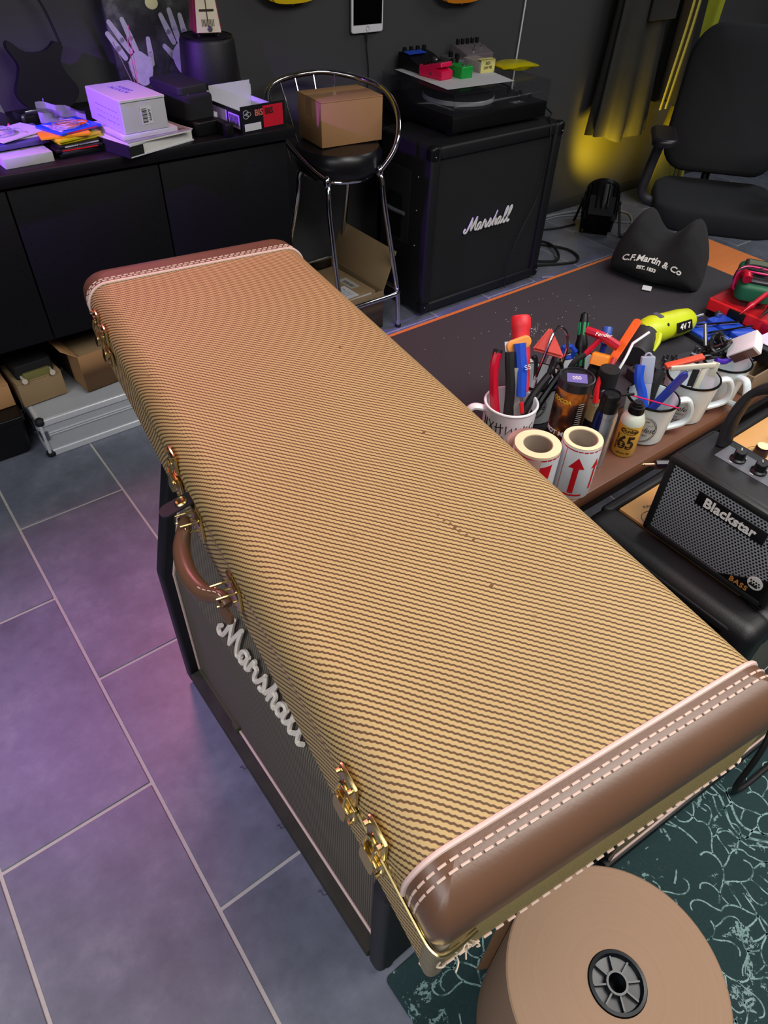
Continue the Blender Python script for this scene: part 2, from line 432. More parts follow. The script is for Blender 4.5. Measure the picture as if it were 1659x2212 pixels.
def vine(x, y, a, n, st, w, depth, vid):
    pts = [(x, y, 0)]; sg = rnd.choice((-1, 1)); kids = []
    for i in range(n):
        cu = sg*(.10+.9*(i/n)**2.2) if i > n*.3 else -sg*.12
        a += cu; x += math.cos(a)*st; y += math.sin(a)*st
        c_ = cell(x, y)
        if not inside(x, y) or (OCC.get(c_, vid) != vid): break
        OCC[c_] = vid; pts.append((x, y, 0))
        if depth and i in (2, 4, 6): kids.append((x, y, a-sg*rnd.uniform(.6, 1.0)))
    if len(pts) > 2: ribbon(pts, w)
    for kx, ky, ka in kids: vine(kx, ky, ka, rnd.randint(6, 9), st*.8, w*.9, depth-1, vid)
k = 0
for gx in range(30):
    for gy in range(21):
        k += 1
        vine(.32+gx*.088+rnd.uniform(-.04, .04), .13-gy*.085+rnd.uniform(-.04, .04), rnd.uniform(0, 6.28), rnd.randint(8, 12), .015, .0019, 2, k)
for off in (0, .022):                                                # double border line
    pts = []; n = 0
    for xx, yy in ((1.16, .19), (1.12, .12), (1.05, .10), (1.04, .05), (1.0, -.02), (1.05, -.1), (1.0, -.2), (1.02, -.4), (.96, -.55), (1.0, -.8)):
        pts.append((xx+off, yy, 0))
    ribbon(pts, .003)
for cx, cy, a in ((1.32, -.05, .3), (1.6, .02, 1.2), (1.25, -.35, 2.0), (1.75, -.3, .8), (2.1, -.1, 2.5)):  # leaf sprays
    for i in range(7):
        px, py = cx+math.cos(a)*.022*i, cy+math.sin(a)*.022*i
        for s in (-1, 1):
            q = a+s*1.0
            ribbon([(px, py, 0), (px+math.cos(q)*.012, py+math.sin(q)*.012, 0), (px+math.cos(q)*.024, py+math.sin(q)*.024, 0)], .0042)
obj('scrollwork', b, RUGL, rug, kind='stuff')

# ================================================================== TWEED CASE
A8 = 7.45
case = thing('guitar_case', 'long tweed guitar case with brown leather ends lying on the slanted speaker cabinet', 'guitar case', (.147, .089, .747), -A8)
CW, CL, CH = .442, 1.305, .155
b = B(); b.rbox(.002, CW-.002, .003, CL-.004, 0, .096, (.012, .040), 0, .004)
b.bm.normal_update()
for f_ in b.bm.faces:
    if abs(f_.normal.y) > .6: f_.material_index = 1
obj('case_base', b, [TWEED, TWEEDP], case)
b = B(); b.rbox(0, CW, .001, CL-.001, .099, CH, (.014, .040), .040, 0, n=8); lid = obj('lid', b, TWEED, case, ang=60)
# valance between base and lid
b = B(); b.rbox(-.0005, CW+.0005, .002, CL-.003, .0955, .0995, (.014, .042), 0, 0); obj('metal_valance', b, GOLD, case)
def endcap(y0, y1, zlow, name):
    c = B(); c.rbox(-.0022, CW+.0022, -.002, CL+.002, zlow, CH+.0018, (.015, .041), .041, 0, n=8)
    for co, no in (((0, y0, 0), (0, -1, 0)), ((0, y1, 0), (0, 1, 0))):
        g = c.bm.verts[:]+c.bm.edges[:]+c.bm.faces[:]
        bmesh.ops.bisect_plane(c.bm, geom=g, plane_co=co, plane_no=no, clear_outer=True)
    return obj(name, c, LEATHER, case, ang=60)
SN, SF = .048, 1.218
endcap(-1, SN, .101, 'leather_end'); endcap(SF, 9, .101, 'leather_end')
def section(y, off, zl=.103):
    """rounded cross-section of the lid at distance y"""
    ins = 0.0
    dy = min(y, CL-y); R = .015 if y < .5 else .041
    if dy < R: ins = R-math.sqrt(max(0, R*R-(R-dy)**2))
    rt = .041; P = []
    x0, x1 = -.0022-off+ins, CW+.0022+off-ins; zt = CH+.0018+off
    P.append((x0, y, zl))
    for k in range(9):
        a = PI/2*k/8; P.append((x0+rt*(1-math.cos(a)), y, zt-rt*(1-math.sin(a))))
    for k in range(1, 8): P.append((x0+rt+(x1-x0-2*rt)*k/8, y, zt))
    for k in range(9):
        a = PI/2*(1-k/8); P.append((x1-rt*(1-math.cos(a)), y, zt-rt*(1-math.sin(a))))
    P.append((x1, y, zl)); return P
for y_ in (SN+.001, SF-.001):
    c = B(); c.tube(section(y_, 0, .103), .0028, 8); obj('piping', c, PIPING, case)
def dashes(c, P, ln=.0085, gap=.0035, w=.0013, ph=0):
    P = [Vector(p) for p in P]; acc = -ph; seg = []
    D = [0]
    for a, q in zip(P[:-1], P[1:]): D.append(D[-1]+(q-a).length)
    def at(s):
        for i in range(len(D)-1):
            if s <= D[i+1]: return P[i].lerp(P[i+1], (s-D[i])/max(1e-9, D[i+1]-D[i]))
        return P[-1]
    s = ph
    while s+ln < D[-1]:
        c.tube([at(s), at(s+ln/2), at(s+ln)], w, 6); s += ln+gap
for sgn, y0 in ((-1, SN), (1, SF)):
    c = B(); dashes(c, section(y0+sgn*.0095, .0003)); dashes(c, section(y0+sgn*.0175, .0003), ph=.006)
    obj('stitching', c, CREAM, case, kind='stuff')
c = B()
for zz, yy in ((.092, .0015), (.006, .0015)):
    loop = [(x_, y_, zz) for x_, y_ in rrect(.0005, CW-.0005, yy, CL-.002, .013)]
    loop = [p for p in loop if p[1] < .12]
    loop.sort(key=lambda p: math.atan2(p[1]-.2, p[0]-CW/2))
    dashes(c, loop, .009, .0055, .0014)
obj('stitching', c, CREAM, case, kind='stuff')
WORN = [(0.2512, 0.3912), (0.2524, 0.3792), (0.2549, 0.3704), (0.2569, 0.3620), (0.2588, 0.3546), (0.2613, 0.3442), (0.2653, 0.3340), (0.2414, 0.2642), (0.3269, 0.5457), (0.3274, 0.8122)]
# scuff mark with a few worn spots, in the cloth
c = B()
for (x_, y_), r_ in zip(WORN, (.0022, .0024, .0026, .003, .003, .0026, .0024, .003, .003, .003)):
    c.prism([(r_*(1+.3*rnd.random())*math.cos(a_), .7*r_*math.sin(a_)) for a_ in [2*PI*i/9 for i in range(9)]], .0003, TR(x_, y_, CH+.0001, 0, 0, 25))
obj('worn_spots', c, mat('worn_brown_cloth', '#6a4a2c', .8), case, kind='stuff')
# draw latches on the side that faces the floor tiles (x = 0)
def latch(y, kind):
    def n(nm, bb, mm, pp):
        if pp is case: bmesh.ops.translate(bb.bm, vec=(0, 0, .052), verts=bb.bm.verts)
        else: bmesh.ops.translate(bb.bm, vec=(0, 0, .052), verts=bb.bm.verts)
        return obj(nm, bb, mm, pp)
    l = B()
    l.bx(-.006, .0, y-.017, y+.017, .052, .088, .004)           # lid plate
    l.bx(-.006, .0, y-.016, y+.016, .010, .042, .004)           # base plate
    for yy in (-.012, .012):
        l.cyl(.0026, .004, TR(-.006, y+yy, .082, 0, -90, 0), 8)
        l.cyl(.0026, .004, TR(-.006, y+yy, .014, 0, -90, 0), 8)
    p = n('latch', l, GOLD, case)
    h = B(); h.tube(cr([(-.009, y-.008, .034), (-.012, y-.008, .054), (-.008, y-.006, .070), (-.008, y+.006, .070), (-.012, y+.008, .054), (-.009, y+.008, .034)], 4), .0017, 6)
    h.rbox(-.010, .010, -.012, .012, 0, .004, .006, m=TR(-.010, y, .030, 0, -80, 0))
    h.cyl(.0036, .026, TR(-.009, y-.013, .036, -90, 0, 0), 10)
    n('latch_lever', h, GOLD, p)
for y_ in (.095, .150, .690, 1.09, 1.15): latch(y_, 0)
# snap strap
MS = Matrix(((0, -.96, -.28, -.001), (1, 0, 0, .640), (0, -.28, .96, .088), (0, 0, 0, 1)))
c = B(); c.rbox(-.0125, .0125, -.012, .046, 0, .003, .0115, m=MS); st = obj('snap_strap', c, mat('dark_strap_leather', '#1d1a24', .6), case)
c = B(); c.lathe([(.0095, .003), (.0095, .0045), (.0075, .006), (.0045, .0045), (.0045, .006), (.001, .0065)], 18, MS @ TR(0, .012, 0)); obj('snap_button', c, GOLD, st)
# handle
hy0, hy1 = .472, .618
c = B(); P = cr([(-.016, hy0-.016, .060), (-.020, hy0, .062), (-.036, hy0+.03, .050), (-.042, (hy0+hy1)/2, .045), (-.036, hy1-.03, .050), (-.020, hy1, .062), (-.016, hy1+.012, .062)], 7)
N = len(P); c.tube(P, [(.0075+.0055*math.sin(PI*min(1, max(0, (i/(N-1)-.06)/.88)))) for i in range(N)], 10)
hd = obj('handle', c, LEATHER, case)
c = B(); dashes(c, [p+Vector((-.004, 0, .0108)) for p in P[4:16]], .006, .004, .0008); obj('stitching', c, CREAM, hd, kind='stuff')
c = B(); c.rbox(-.008, .008, -.018, .012, 0, .004, .007, m=TR(-.020, hy0-.020, .052, 0, -70, 8)); obj('handle_tab', c, LEATHER, hd)
for y_ in (hy0, hy1):
    c = B(); c.bx(-.004, .002, y_-.022, y_+.022, .040, .084, .003)
    for s in (-.012, .012):
        c.tube([(.0, y_+s, .072), (-.028, y_+s, .074), (-.030, y_+s, .060), (-.002, y_+s, .056)], .0016, 6)
    c.tube([(-.022, y_-.014, .064), (-.022, y_+.014, .064)], .004, 10)
    obj('handle_bracket', c, GOLD, case)
# hinge bump on the far side
for y_ in (.20, .64, 1.1):
    c = B(); c.tube([(CW+.006, y_-.024, .098), (CW+.006, y_+.024, .098)], .005, 10); c.bx(CW, CW+.004, y_-.022, y_+.022, .070, .125, .002); obj('hinge', c, GOLD, case)
# loose threads and worn edge at the near corner
c = B()
for k in range(7):
    a = (.004+rnd.uniform(0, .05), -.003+rnd.uniform(-.002, .002), rnd.uniform(.03, .095))
    p = Vector(a); q = [p]
    for i in range(4): p = p+Vector((rnd.uniform(-.008, .005), rnd.uniform(-.007, .003), rnd.uniform(-.006, .005))); q.append(p)
    c.tube(cr(q, 3), .0008, 5)
obj('frayed_threads', c, mat('frayed_thread', '#cdb9a2', .9), case, kind='stuff')
c = B(); c.rbox(.0, .020, -.0015, .02, .004, .090, .008, .003); obj('worn_corner', c, mat('bare_worn_fabric', '#7d725e', .9, noise=(120, .3)), case)
c = B(); c.tube(cr([(-.003, .13, .098), (-.004, .03, .097), (-.001, .0, .094), (.012, -.006, .092), (.040, -.004, .096)], 6), .0022, 8); obj('bent_metal_lip', c, GOLD, case)

# ================================================================== SLANTED SPEAKER CABINET
cab = thing('speaker_cabinet', 'black slanted guitar speaker cabinet with salt-and-pepper grille under the tweed case', 'speaker cabinet', (.40, .63, 0))
ox, oy = -.40, -.63
X0, X1, Y0, Y1, ZB, ZM, ZT = .222, .575, .232, 1.028, .022, .410, .742
prof = [(X0, ZB), (X0, ZM), (.303, ZT), (X1, ZT), (X1, ZB)]
def panel(name, y0, y1, bev=.006):
    c = B(); k = len(c.bm.faces)
    c.rings([[(x_+ox, y0+oy, z_) for x_, z_ in prof], [(x_+ox, y1+oy, z_) for x_, z_ in prof]])
    bmesh.ops.bevel(c.bm, geom=list(c.bm.edges), offset=bev, segments=3, profile=.5, affect='EDGES')
    return obj(name, c, TOLEX2, cab)
panel('side_panel', Y0, Y0+.038, .012); panel('side_panel', Y1-.034, Y1)
def slab(name, pts, y0, y1, m, bev=0):
    c = B(); c.rings([[(x_+ox, y0+oy, z_) for x_, z_ in pts], [(x_+ox, y1+oy, z_) for x_, z_ in pts]])
    if bev: bmesh.ops.bevel(c.bm, geom=list(c.bm.edges), offset=bev, segments=2, profile=.5, affect='EDGES')
    return obj(name, c, m, cab)
yi0, yi1 = Y0+.036, Y1-.032
DUST = mat('dusty_tolex', '#37322c', .9, noise=(18, .7), bump=(300, .4))
slab('top_panel', [(.296, ZT-.03), (.303, ZT), (X1, ZT), (X1, ZT-.03)], yi0, yi1, TOLEX2)
slab('bottom_panel', [(X0, ZB), (X0, ZB+.034), (X1, ZB+.034), (X1, ZB)], yi0, yi1, DUST, .004)
slab('back_panel', [(X1-.02, ZB+.03), (X1-.02, ZT-.03), (X1-.002, ZT-.03), (X1-.002, ZB+.03)], yi0, yi1, TOLEX2)
slab('grille_cloth', [(.250, ZB+.034), (.250, ZM+.002), (.262, ZM+.002), (.262, ZB+.034)], yi0, yi1, GRILLE)
slab('grille_cloth', [(.250, ZM+.002), (.326, ZT-.03), (.338, ZT-.03), (.262, ZM+.002)], yi0, yi1, GRILLE)
yp0, yp1 = yi0+.004, yi1-.004
PX = .247
pipeloop = [(PX+ox, yp0+oy, ZB+.038), (PX+ox, yp0+oy, ZM+.002), (.322+ox, yp0+oy, ZT-.034), (.322+ox, yp1+oy, ZT-.034), (PX+ox, yp1+oy, ZM+.002), (PX+ox, yp1+oy, ZB+.038)]
c = B(); c.tube(pipeloop, .0032, 8)
c.tube([(PX+ox, yp0+oy, ZB+.038), (PX+ox, .80+oy, ZB+.038)], .0032, 8); obj('white_piping', c, PIPING, cab)
c = B(); c.bx(.243+ox, .251+ox, .80+oy, yp1+oy, ZB+.034, ZB+.044, .002); c.bx(.238+ox, .252+ox, .79+oy, .812+oy, ZB+.034, ZB+.056, .003)
obj('torn_piping_strip', c, mat('olive_frayed_strip', '#4b4736', .9), cab, label='frayed strip where the white piping is missing')
nrm = Vector((-.30, 0, .061)).normalized(); upv = Vector((.061, 0, .30)).normalized(); xv = Vector((0, -1, 0))
ctr = Vector((.2615+ox,   .638+oy, .470))+nrm*.008+upv*.008
ML = Matrix(((xv.x, upv.x, nrm.x, ctr.x), (xv.y, upv.y, nrm.y, ctr.y), (xv.z, upv.z, nrm.z, ctr.z), (0, 0, 0, 1)))
marshall_logo('script_badge', cab, ML, .292, .0048, mat('cream_lettering', '#efe4d6', .45, noise=(20, .03)), 1.25)
for y_ in (Y0+.02, Y1-.02):
    for x_ in (X0+.03, X1-.04):
        c = B(); c.lathe([(.016, 0), (.018, .004), (.015, ZB+.004)], 14, TR(x_+ox, y_+oy, 0)); obj('foot', c, RUBBER, cab)
c = B()
for y_ in (.40, .56, .72):
    c.tube(cr([(X0+ox-.001, y_+oy, .03), (X0+ox-.006, y_+oy+.006, .02), (X0+ox-.005, y_+oy+.018, .012), (X0+ox-.009, y_+oy+.02, .006)], 4), .0007, 5)
obj('loose_threads', c, mat('dark_thread', '#2b2622', .9), cab, kind='stuff')

# ================================================================== KRAFT PAPER ROLL
roll_ = thing('paper_roll', 'large kraft paper roll standing on end on the rug with dark plastic core plug', 'paper roll', (.440, -.030, .0075))
RH = .345
c = B(); c.lathe([(.155, 0), (.158, .002), (.158, RH-.002), (.1555, RH), (.042, RH), (.042, .02)], 72, cap0=True, cap1=False); obj('wound_paper', c, [ROLLM], roll_, ang=30)
DKP = mat('dark_blue_grey_plastic', '#14181d', .35)
c = B(); c.lathe([(.0405, RH-.03), (.0405, RH+.003), (.036, RH+.004), (.034, RH-.008), (.016, RH-.010), (.0155, RH+.001), (.0125, RH+.001), (.0125, RH-.045)], 40, cap0=False, cap1=True); hub = obj('core_plug', c, DKP, roll_)
for k in range(8):
    c = B(); c.bx(.0155, .0335, -.0012, .0012, RH-.010, RH-.001, 0, m=TR(rz=45*k+12)); obj('rib', c, DKP, hub)
c = B(); c.tube(cr([(.158*math.cos(a), .158*math.sin(a), RH*.5) for a in (1.9, 2.1)], 4), .001, 4)
c = B(); c.rings([[(.1588*math.cos(a), .1588*math.sin(a), z_) for z_ in (0, RH)] for a in [1.2+.06*i for i in range(12)]]+[[(.175*math.cos(1.95), .175*math.sin(1.95), z_) for z_ in (0, RH)]], False, False, closed=False)
obj('loose_paper_end', c, mat('kraft_paper_face', '#9a7450', .8), roll_)

# ================================================================== CORNER CABINET (against the back wall)
cc = thing('speaker_cabinet', 'tall straight black speaker cabinet by the back wall carrying the turntable', 'speaker cabinet', (2.263, 2.315, 0))
w2, zt_ = .374, .705
b = B(); b.box(2*w2, .035, .64, TR(0, .157, .36)); obj('back_panel', b, TOLEX2, cc)
for nm, a in (('side_panel', (-w2, -w2+.05, -.175, .175, .018, zt_)), ('side_panel', (w2-.05, w2, -.175, .175, .018, zt_)),
              ('top_panel', (-w2+.045, w2-.045, -.175, .175, zt_-.048, zt_)), ('bottom_panel', (-w2+.045, w2-.045, -.175, .175, .018, .062))):
    b = B(); b.bx(*a, bev=.010, seg=3); obj(nm, b, TOLEX, cc)
b = B(); b.bx(-w2+.045, w2-.045, -.158, -.150, .055, zt_-.045); obj('grille_cloth', b, GRILLEB, cc)
marshall_logo('script_badge', cc, TR(-.014, -.166, .362, 90, 0, 0) @ TR(rz=0), .275, .0042, WHITEL)
for sx in (-1, 1):
    for z0 in (.03, zt_-.01):
        for sy in (-1, 1):
            b = B(); b.rbox(-.022, .022, -.022, .022, -.035, .014, .016, .014, .0, m=TR(sx*(w2-.017), sy*.158, z0, 0 if z0 > .5 else 180)); cp = obj('corner_protector', b, BLACK, cc)
            if sy < 0:
                b = B(); b.sphere(.0035, TR(sx*(w2-.014), -.181, z0-.022 if z0 > .5 else z0+.02), 8); obj('screw', b, STEEL, cp)
b = B(); b.rbox(-.085, .085, -.15, .15, 0, .003, .015, m=TR(-w2-.0005, .03, .445, 0, -90, 0) @ TR(rz=90)); pl = obj('handle_plate', b, BLACKM, cc)
b = B(); b.rbox(-.05, .05, -.09, .09, 0, .006, .012, m=TR(-w2-.003, .04, .40, 0, -90, 0) @ TR(rz=90)); obj('handle_recess', b, BLACK, pl)
b = B(); b.tube([(-w2-.008, -.03, .42), (-w2-.014, .04, .42), (-w2-.008, .11, .42)], .008, 8); obj('grip', b, GREYP, pl)
for y_, z_ in ((-.105, .585), (-.105, .455), (-.105, .31)):
    b = B(); b.sphere(.004, TR(-w2-.004, y_, z_), 8); obj('screw', b, STEEL, pl)

# ---- turntable
tt = thing('turntable', 'black turntable with clear smoked lid on top of the corner speaker cabinet', 'turntable', (2.31, 2.44, .705))
tx, ty = .268, .232
b = B(); b.bx(-tx, tx, -ty, ty, .014, .072, .004); obj('plinth', b, BLACK, tt)
for sx in (-1, 1):
    for sy in (-1, 1):
        b = B(); b.cyl(.026, .014, TR(sx*(tx-.05), sy*(ty-.05), 0)); obj('foot', b, RUBBER, tt)
b = B(); b.cyl(.152, .018, TR(-.045, -.01, .073), 56, bev=.002); pt = obj('platter', b, mat('grey_aluminium_platter', '#a2a3a9', .45, .1), tt)
b = B(); b.cyl(.149, .004, TR(-.045, -.01, .0905), 48); b.cyl(.003, .012, TR(-.045, -.01, .09), 8); obj('slip_mat', b, BLACKM, pt)
b = B(); b.tube(cr([(.20, .13, .10), (.21, .0, .10), (.19, -.08, .098), (.14, -.12, .095)], 5), .005, 8); b.cyl(.022, .03, TR(.20, .14, .072)); b.cyl(.015, .03, TR(.20, .19, .085, 90, 0, 0)); obj('tonearm', b, BLACK, tt)
for x_, y_ in ((.17, -.16), (.20, -.12), (.235, -.16), (.245, -.09), (.235, -.03)):
    b = B(); b.cyl(.008, .014, TR(x_, y_, .072), 12, bev=.001); obj('knob', b, BLACK, tt)
b = B(); b.bx(.10, .16, -.20, -.17, .072, .074); obj('switch_panel', b, GREYP, tt)
text('lettering', 'AM · ST', .012, WHITEL, tt, TR(.13, -.185, .0745), ext=.0002)
lid_t = .150
b = B()
for a in ((-tx, tx, -ty, -ty+.003, .074, lid_t), (-tx, tx, ty-.003, ty, .074, lid_t), (-tx, -tx+.003, -ty, ty, .074, lid_t), (tx-.003, tx, -ty, ty, .074, lid_t), (-tx, tx, -ty, ty, lid_t-.003, lid_t)): b.bx(*a)
obj('dust_cover', b, CLEAR, tt)
for x_ in (-.18, .18):
    b = B(); b.bx(x_-.015, x_+.015, ty-.004, ty+.012, .05, .11, .003); obj('lid_hinge', b, BLACK, tt)
ZL = .705+lid_t
b = B(); b.prism([(2.072, 2.288), (2.418, 2.266), (2.452, 2.43), (2.46, 2.655), (2.105, 2.665)], .001)
single('paper_sheet', b, WPAPER, 'plain white paper sheet under the guitar pedals on the turntable lid', 'paper', (0, 0, ZL))

ZP = ZL+.001
# pink compact pedal
pk = thing('guitar_pedal', 'bright pink compact guitar pedal with black footpad on the turntable lid', 'guitar pedal', (2.166, 2.472, ZP), 8)
b = B(); b.rings([[(x_, y_, z_) for y_, z_ in ((-.062, 0), (-.062, .030), (-.004, .044), (.004, .038), (.062, .040), (.062, 0))] for x_ in (-.036, .036)]); bmesh.ops.bevel(b.bm, geom=list(b.bm.edges), offset=.003, segments=2, affect='EDGES'); obj('enclosure', b, PINK, pk)
b = B(); b.rbox(-.035, .035, -.058, .004, 0, .016, .006, .004, m=TR(0, -.002, .034, -12)); tr_ = obj('treadle', b, PINK, pk)
b = B(); b.rbox(-.026, .026, -.040, -.004, .016, .018, .004, m=TR(0, -.002, .034, -12)); obj('footpad', b, mat('brown_rubber', '#4a2028', .8), tr_)
for x_ in (-.022, 0, .022):
    b = B(); b.cyl(.0075, .012, TR(x_, .042, .039), 12, bev=.001); obj('knob', b, BLACK, pk)
b = B(); b.cyl(.005, .003, TR(-.0385, -.008, .018, 0, 90, 0), 12); obj('jack_socket', b, GOLD, pk)
# green mini pedal
gn = thing('guitar_pedal', 'small green guitar pedal with a silver toggle, beside the pink pedal', 'guitar pedal', (2.266, 2.442, ZP), 2)
b = B(); b.rbox(-.032, .032, -.052, .052, 0, .042, .006, .005); obj('enclosure', b, GREENE, gn)
b = B(); b.cyl(.008, .004, TR(0, -.028, .042), 12); b.tube([(0, -.028, .045), (.001, -.028, .068)], .0022, 6); obj('toggle_switch', b, STEEL, gn)
for x_ in (-.016, .014):
    b = B(); b.cyl(.007, .016, TR(x_, .03, .042), 12, bev=.001); obj('knob', b, BLACK, gn)
b = B(); b.cyl(.005, .004, TR(-.034, 0, .02, 0, 90, 0), 12); obj('jack_socket', b, STEEL, gn)
# black wide pedal with blue panel
bp = thing('guitar_pedal', 'wide black guitar pedal with a bright blue control strip on the turntable lid', 'guitar pedal', (2.213, 2.617, ZP), 1)
b = B(); b.rings([[(x_, y_, z_) for y_, z_ in ((-.075, 0), (-.075, .022), (.02, .052), (.075, .058), (.075, 0))] for x_ in (-.075, .075)]); bmesh.ops.bevel(b.bm, geom=list(b.bm.edges), offset=.004, segments=2, affect='EDGES'); obj('enclosure', b, BLACK, bp)
b = B(); b.bx(-.066, .03, .010, .050, 0, .002, .0, m=TR(0, 0, .0535, 6)); obj('control_strip', b, BLUE, bp)
text('lettering', 'ANALOGMAN', .018, INK, bp, TR(-.018, .030, .0575, 6), ext=.0003)
for i in range(4):
    b = B(); b.cyl(.009, .016, TR(-.052+i*.036, .058, .057), 12, bev=.001); obj('knob', b, BLACK, bp)
b = B(); b.cyl(.012, .012, TR(.03, -.045, .034, 14), 14, bev=.002); obj('foot_switch', b, STEEL, bp)
# small black pedal with dark amp
dk = thing('guitar_pedal', 'dark grey pedal with black knobs between the blue-strip pedal and the green pedal', 'guitar pedal', (2.338, 2.565, ZP), -4)
b = B(); b.rbox(-.026, .026, -.06, .06, 0, .040, .005, .004); obj('enclosure', b, GREYP, dk)
for i in range(2):
    b = B(); b.cyl(.010, .018, TR(0, -.03+i*.045, .040), 12, bev=.001); obj('knob', b, BLACK, dk)
# cream pedal with yellow note
cp_ = thing('guitar_pedal', 'beige pedal with a handwritten yellow note on its front face', 'guitar pedal', (2.422, 2.492, ZP), -2)
b = B(); b.rbox(-.040, .040, -.058, .058, 0, .040, .005, .004); obj('enclosure', b, mat('pale_beige_enamel', '#a59a94', .3), cp_)
b = B(); b.bx(-.039, .039, -.062, -.059, 0, .048, .0); b.bx(-.039, .039, -.062, -.035, .046, .048); nt_ = obj('sticky_note', b, mat('yellow_note_paper', '#d9cf7c', .8), cp_)
text('handwriting', 'BOS-\nDAF MB', .016, INK, nt_, TR(0, -.0632, .026, 90, 0, 0), ext=.0002, sx=.8)
# large pedal with row of knobs
bg = thing('guitar_pedal', 'mauve-grey box pedal with a row of five black knobs on the turntable lid', 'guitar pedal', (2.500, 2.618, ZP), -2)
b = B(); b.rings([[(x_, y_, z_) for y_, z_ in ((-.055, 0), (-.055, .040), (.04, .064), (.055, .064), (.055, 0))] for x_ in (-.078, .078)]); bmesh.ops.bevel(b.bm, geom=list(b.bm.edges), offset=.003, segments=2, affect='EDGES'); obj('enclosure', b, mat('mauve_grey_metal', '#8d8287', .35, .5), bg)
for i in range(5):
    b = B(); b.cyl(.0085, .020, TR(-.055+i*.0275, .040, .064), 12, bev=.001); k_ = obj('knob', b, BLACK, bg)
    b = B(); b.cyl(.005, .001, TR(-.055+i*.0275, .040, .084), 10); obj('knob_cap', b, STEEL, k_)
for x_, y_, h_ in ((-.01, -.02, .022), (.05, .0, .028), (.02, .008, .012)):
    b = B(); b.cyl(.006, .004, TR(x_, y_, .049), 10); b.tube([(x_, y_, .05), (x_+.001, y_, .05+h_)], .0022, 6); obj('toggle_switch', b, STEEL, bg)
# gold packet
gp = B(); rg = []
for i, yy in enumerate((-.055, -.045, -.02, .02, .045, .055)):
    k = (.15, .8, 1, 1, .8, .15)[i]
    rg.append([(x_, yy+rnd.uniform(-.003, .003), .018+k*.016*math.sin(a)+rnd.uniform(-.002, .002)) for x_, a in [( .095*math.cos(a), a) for a in [2*PI*j/18 for j in range(18)]]])
gp.rings(rg); 
single('foil_packet', gp, mat('shiny_yellow_foil', '#d7c912', .22, .35, bump=(60, .5)), 'shiny yellow foil packet at the right edge of the turntable lid', 'packet', (2.562, 2.415, ZP), -6)

# cables of the turntable
b = B(); b.tube(cr([(2.56, 2.66, .80), (2.66, 2.58, .755), (2.70, 2.40, .735), (2.66, 2.25, .715), (2.60, 2.20, .715), (2.55, 2.142, .70), (2.545, 2.128, .60), (2.53, 2.130, .42), (2.44, 2.128, .25), (2.40, 2.128, .12), (2.40, 2.126, .02)], 8), .0032, 6)
single('audio_cable', b, RUBBER, 'thin black cable hanging down the front of the corner speaker cabinet', 'cable')

# ================================================================== BAR STOOL
st_ = thing('bar_stool', 'chrome bar stool with round black padded seat and hooped back', 'bar stool', (1.610, 2.375, 0))
b = B(); b.lathe([(.02, .612), (.150, .612), (.163, .622), (.170, .648), (.169, .685), (.156, .702), (.02, .707)], 40, TR(.012, .012, 0)); obj('seat', b, mat('black_vinyl_seat', '#121216', .33), st_)
b = B(); b.tube([(.012+.135*math.cos(a), .012+.135*math.sin(a), .606) for a in [2*PI*i/24 for i in range(24)]], .009, 8, True); obj('seat_ring', b, CHROME, st_)
legs = [(-.150, -.235, -.150, -.150), (.150, -.235, .098, -.150), (-.150, .215, -.118, .10), (.150, .215, .118, .10)]
for fx, fy, qx, qy in legs:
    zt2 = .632 if fy < 0 else .610
    b = B(); b.tube(cr([(fx, fy, .004), (fx*.98, fy*.93, .17), (qx*1.05, qy*1.15, zt2-.12), (qx*1.0, qy*1.05, zt2-.03), (qx*.93, qy*.9, zt2)], 6), .0105, 10); lg = obj('leg', b, CHROME, st_)
    b = B(); b.cyl(.013, .012, TR(fx, fy, 0), 12); obj('foot_cap', b, RUBBER, lg)
rr_ = [(x_, y_, .165) for x_, y_ in rrect(-.158, .158, -.248, .215, .045, 5)]
b = B(); b.tube(rr_, .0095, 10, True); obj('foot_ring', b, CHROME, st_)
hoop = [(x_-1.610, y_-2.375, z_) for x_, y_, z_ in ((1.463, 2.232, .633), (1.447, 2.300, .655), (1.425, 2.385, .70), (1.405, 2.47, .76), (1.405, 2.53, .82), (1.43, 2.575, .862), (1.50, 2.610, .882), (1.60, 2.62, .892), (1.70, 2.60, .895), (1.785, 2.535, .885), (1.838, 2.44, .868), (1.840, 2.35, .842), (1.815, 2.27, .800), (1.785, 2.225, .750), (1.755, 2.215, .695), (1.706, 2.228, .633))]
b = B(); b.tube(cr(hoop, 7), .0105, 12); hp_ = obj('back_hoop', b, CHROME, st_)
for k, (hx, hy, hz) in enumerate(((-.17, .205, .866), (-.10, .236, .884), (-.03, .244, .891), (.05, .236, .894), (.12, .195, .891))):
    b = B(); b.tube([(hx, hy, hz), (hx*.75, .135, .625)], .0035, 8); obj('back_rod', b, CHROME, hp_)
for s in (-1, 1):
    b = B(); b.sphere(.016, TR(-.026+s*.122, -.145, .630), 12, (1, 1, 1.5)); obj('joint', b, CHROME, hp_)

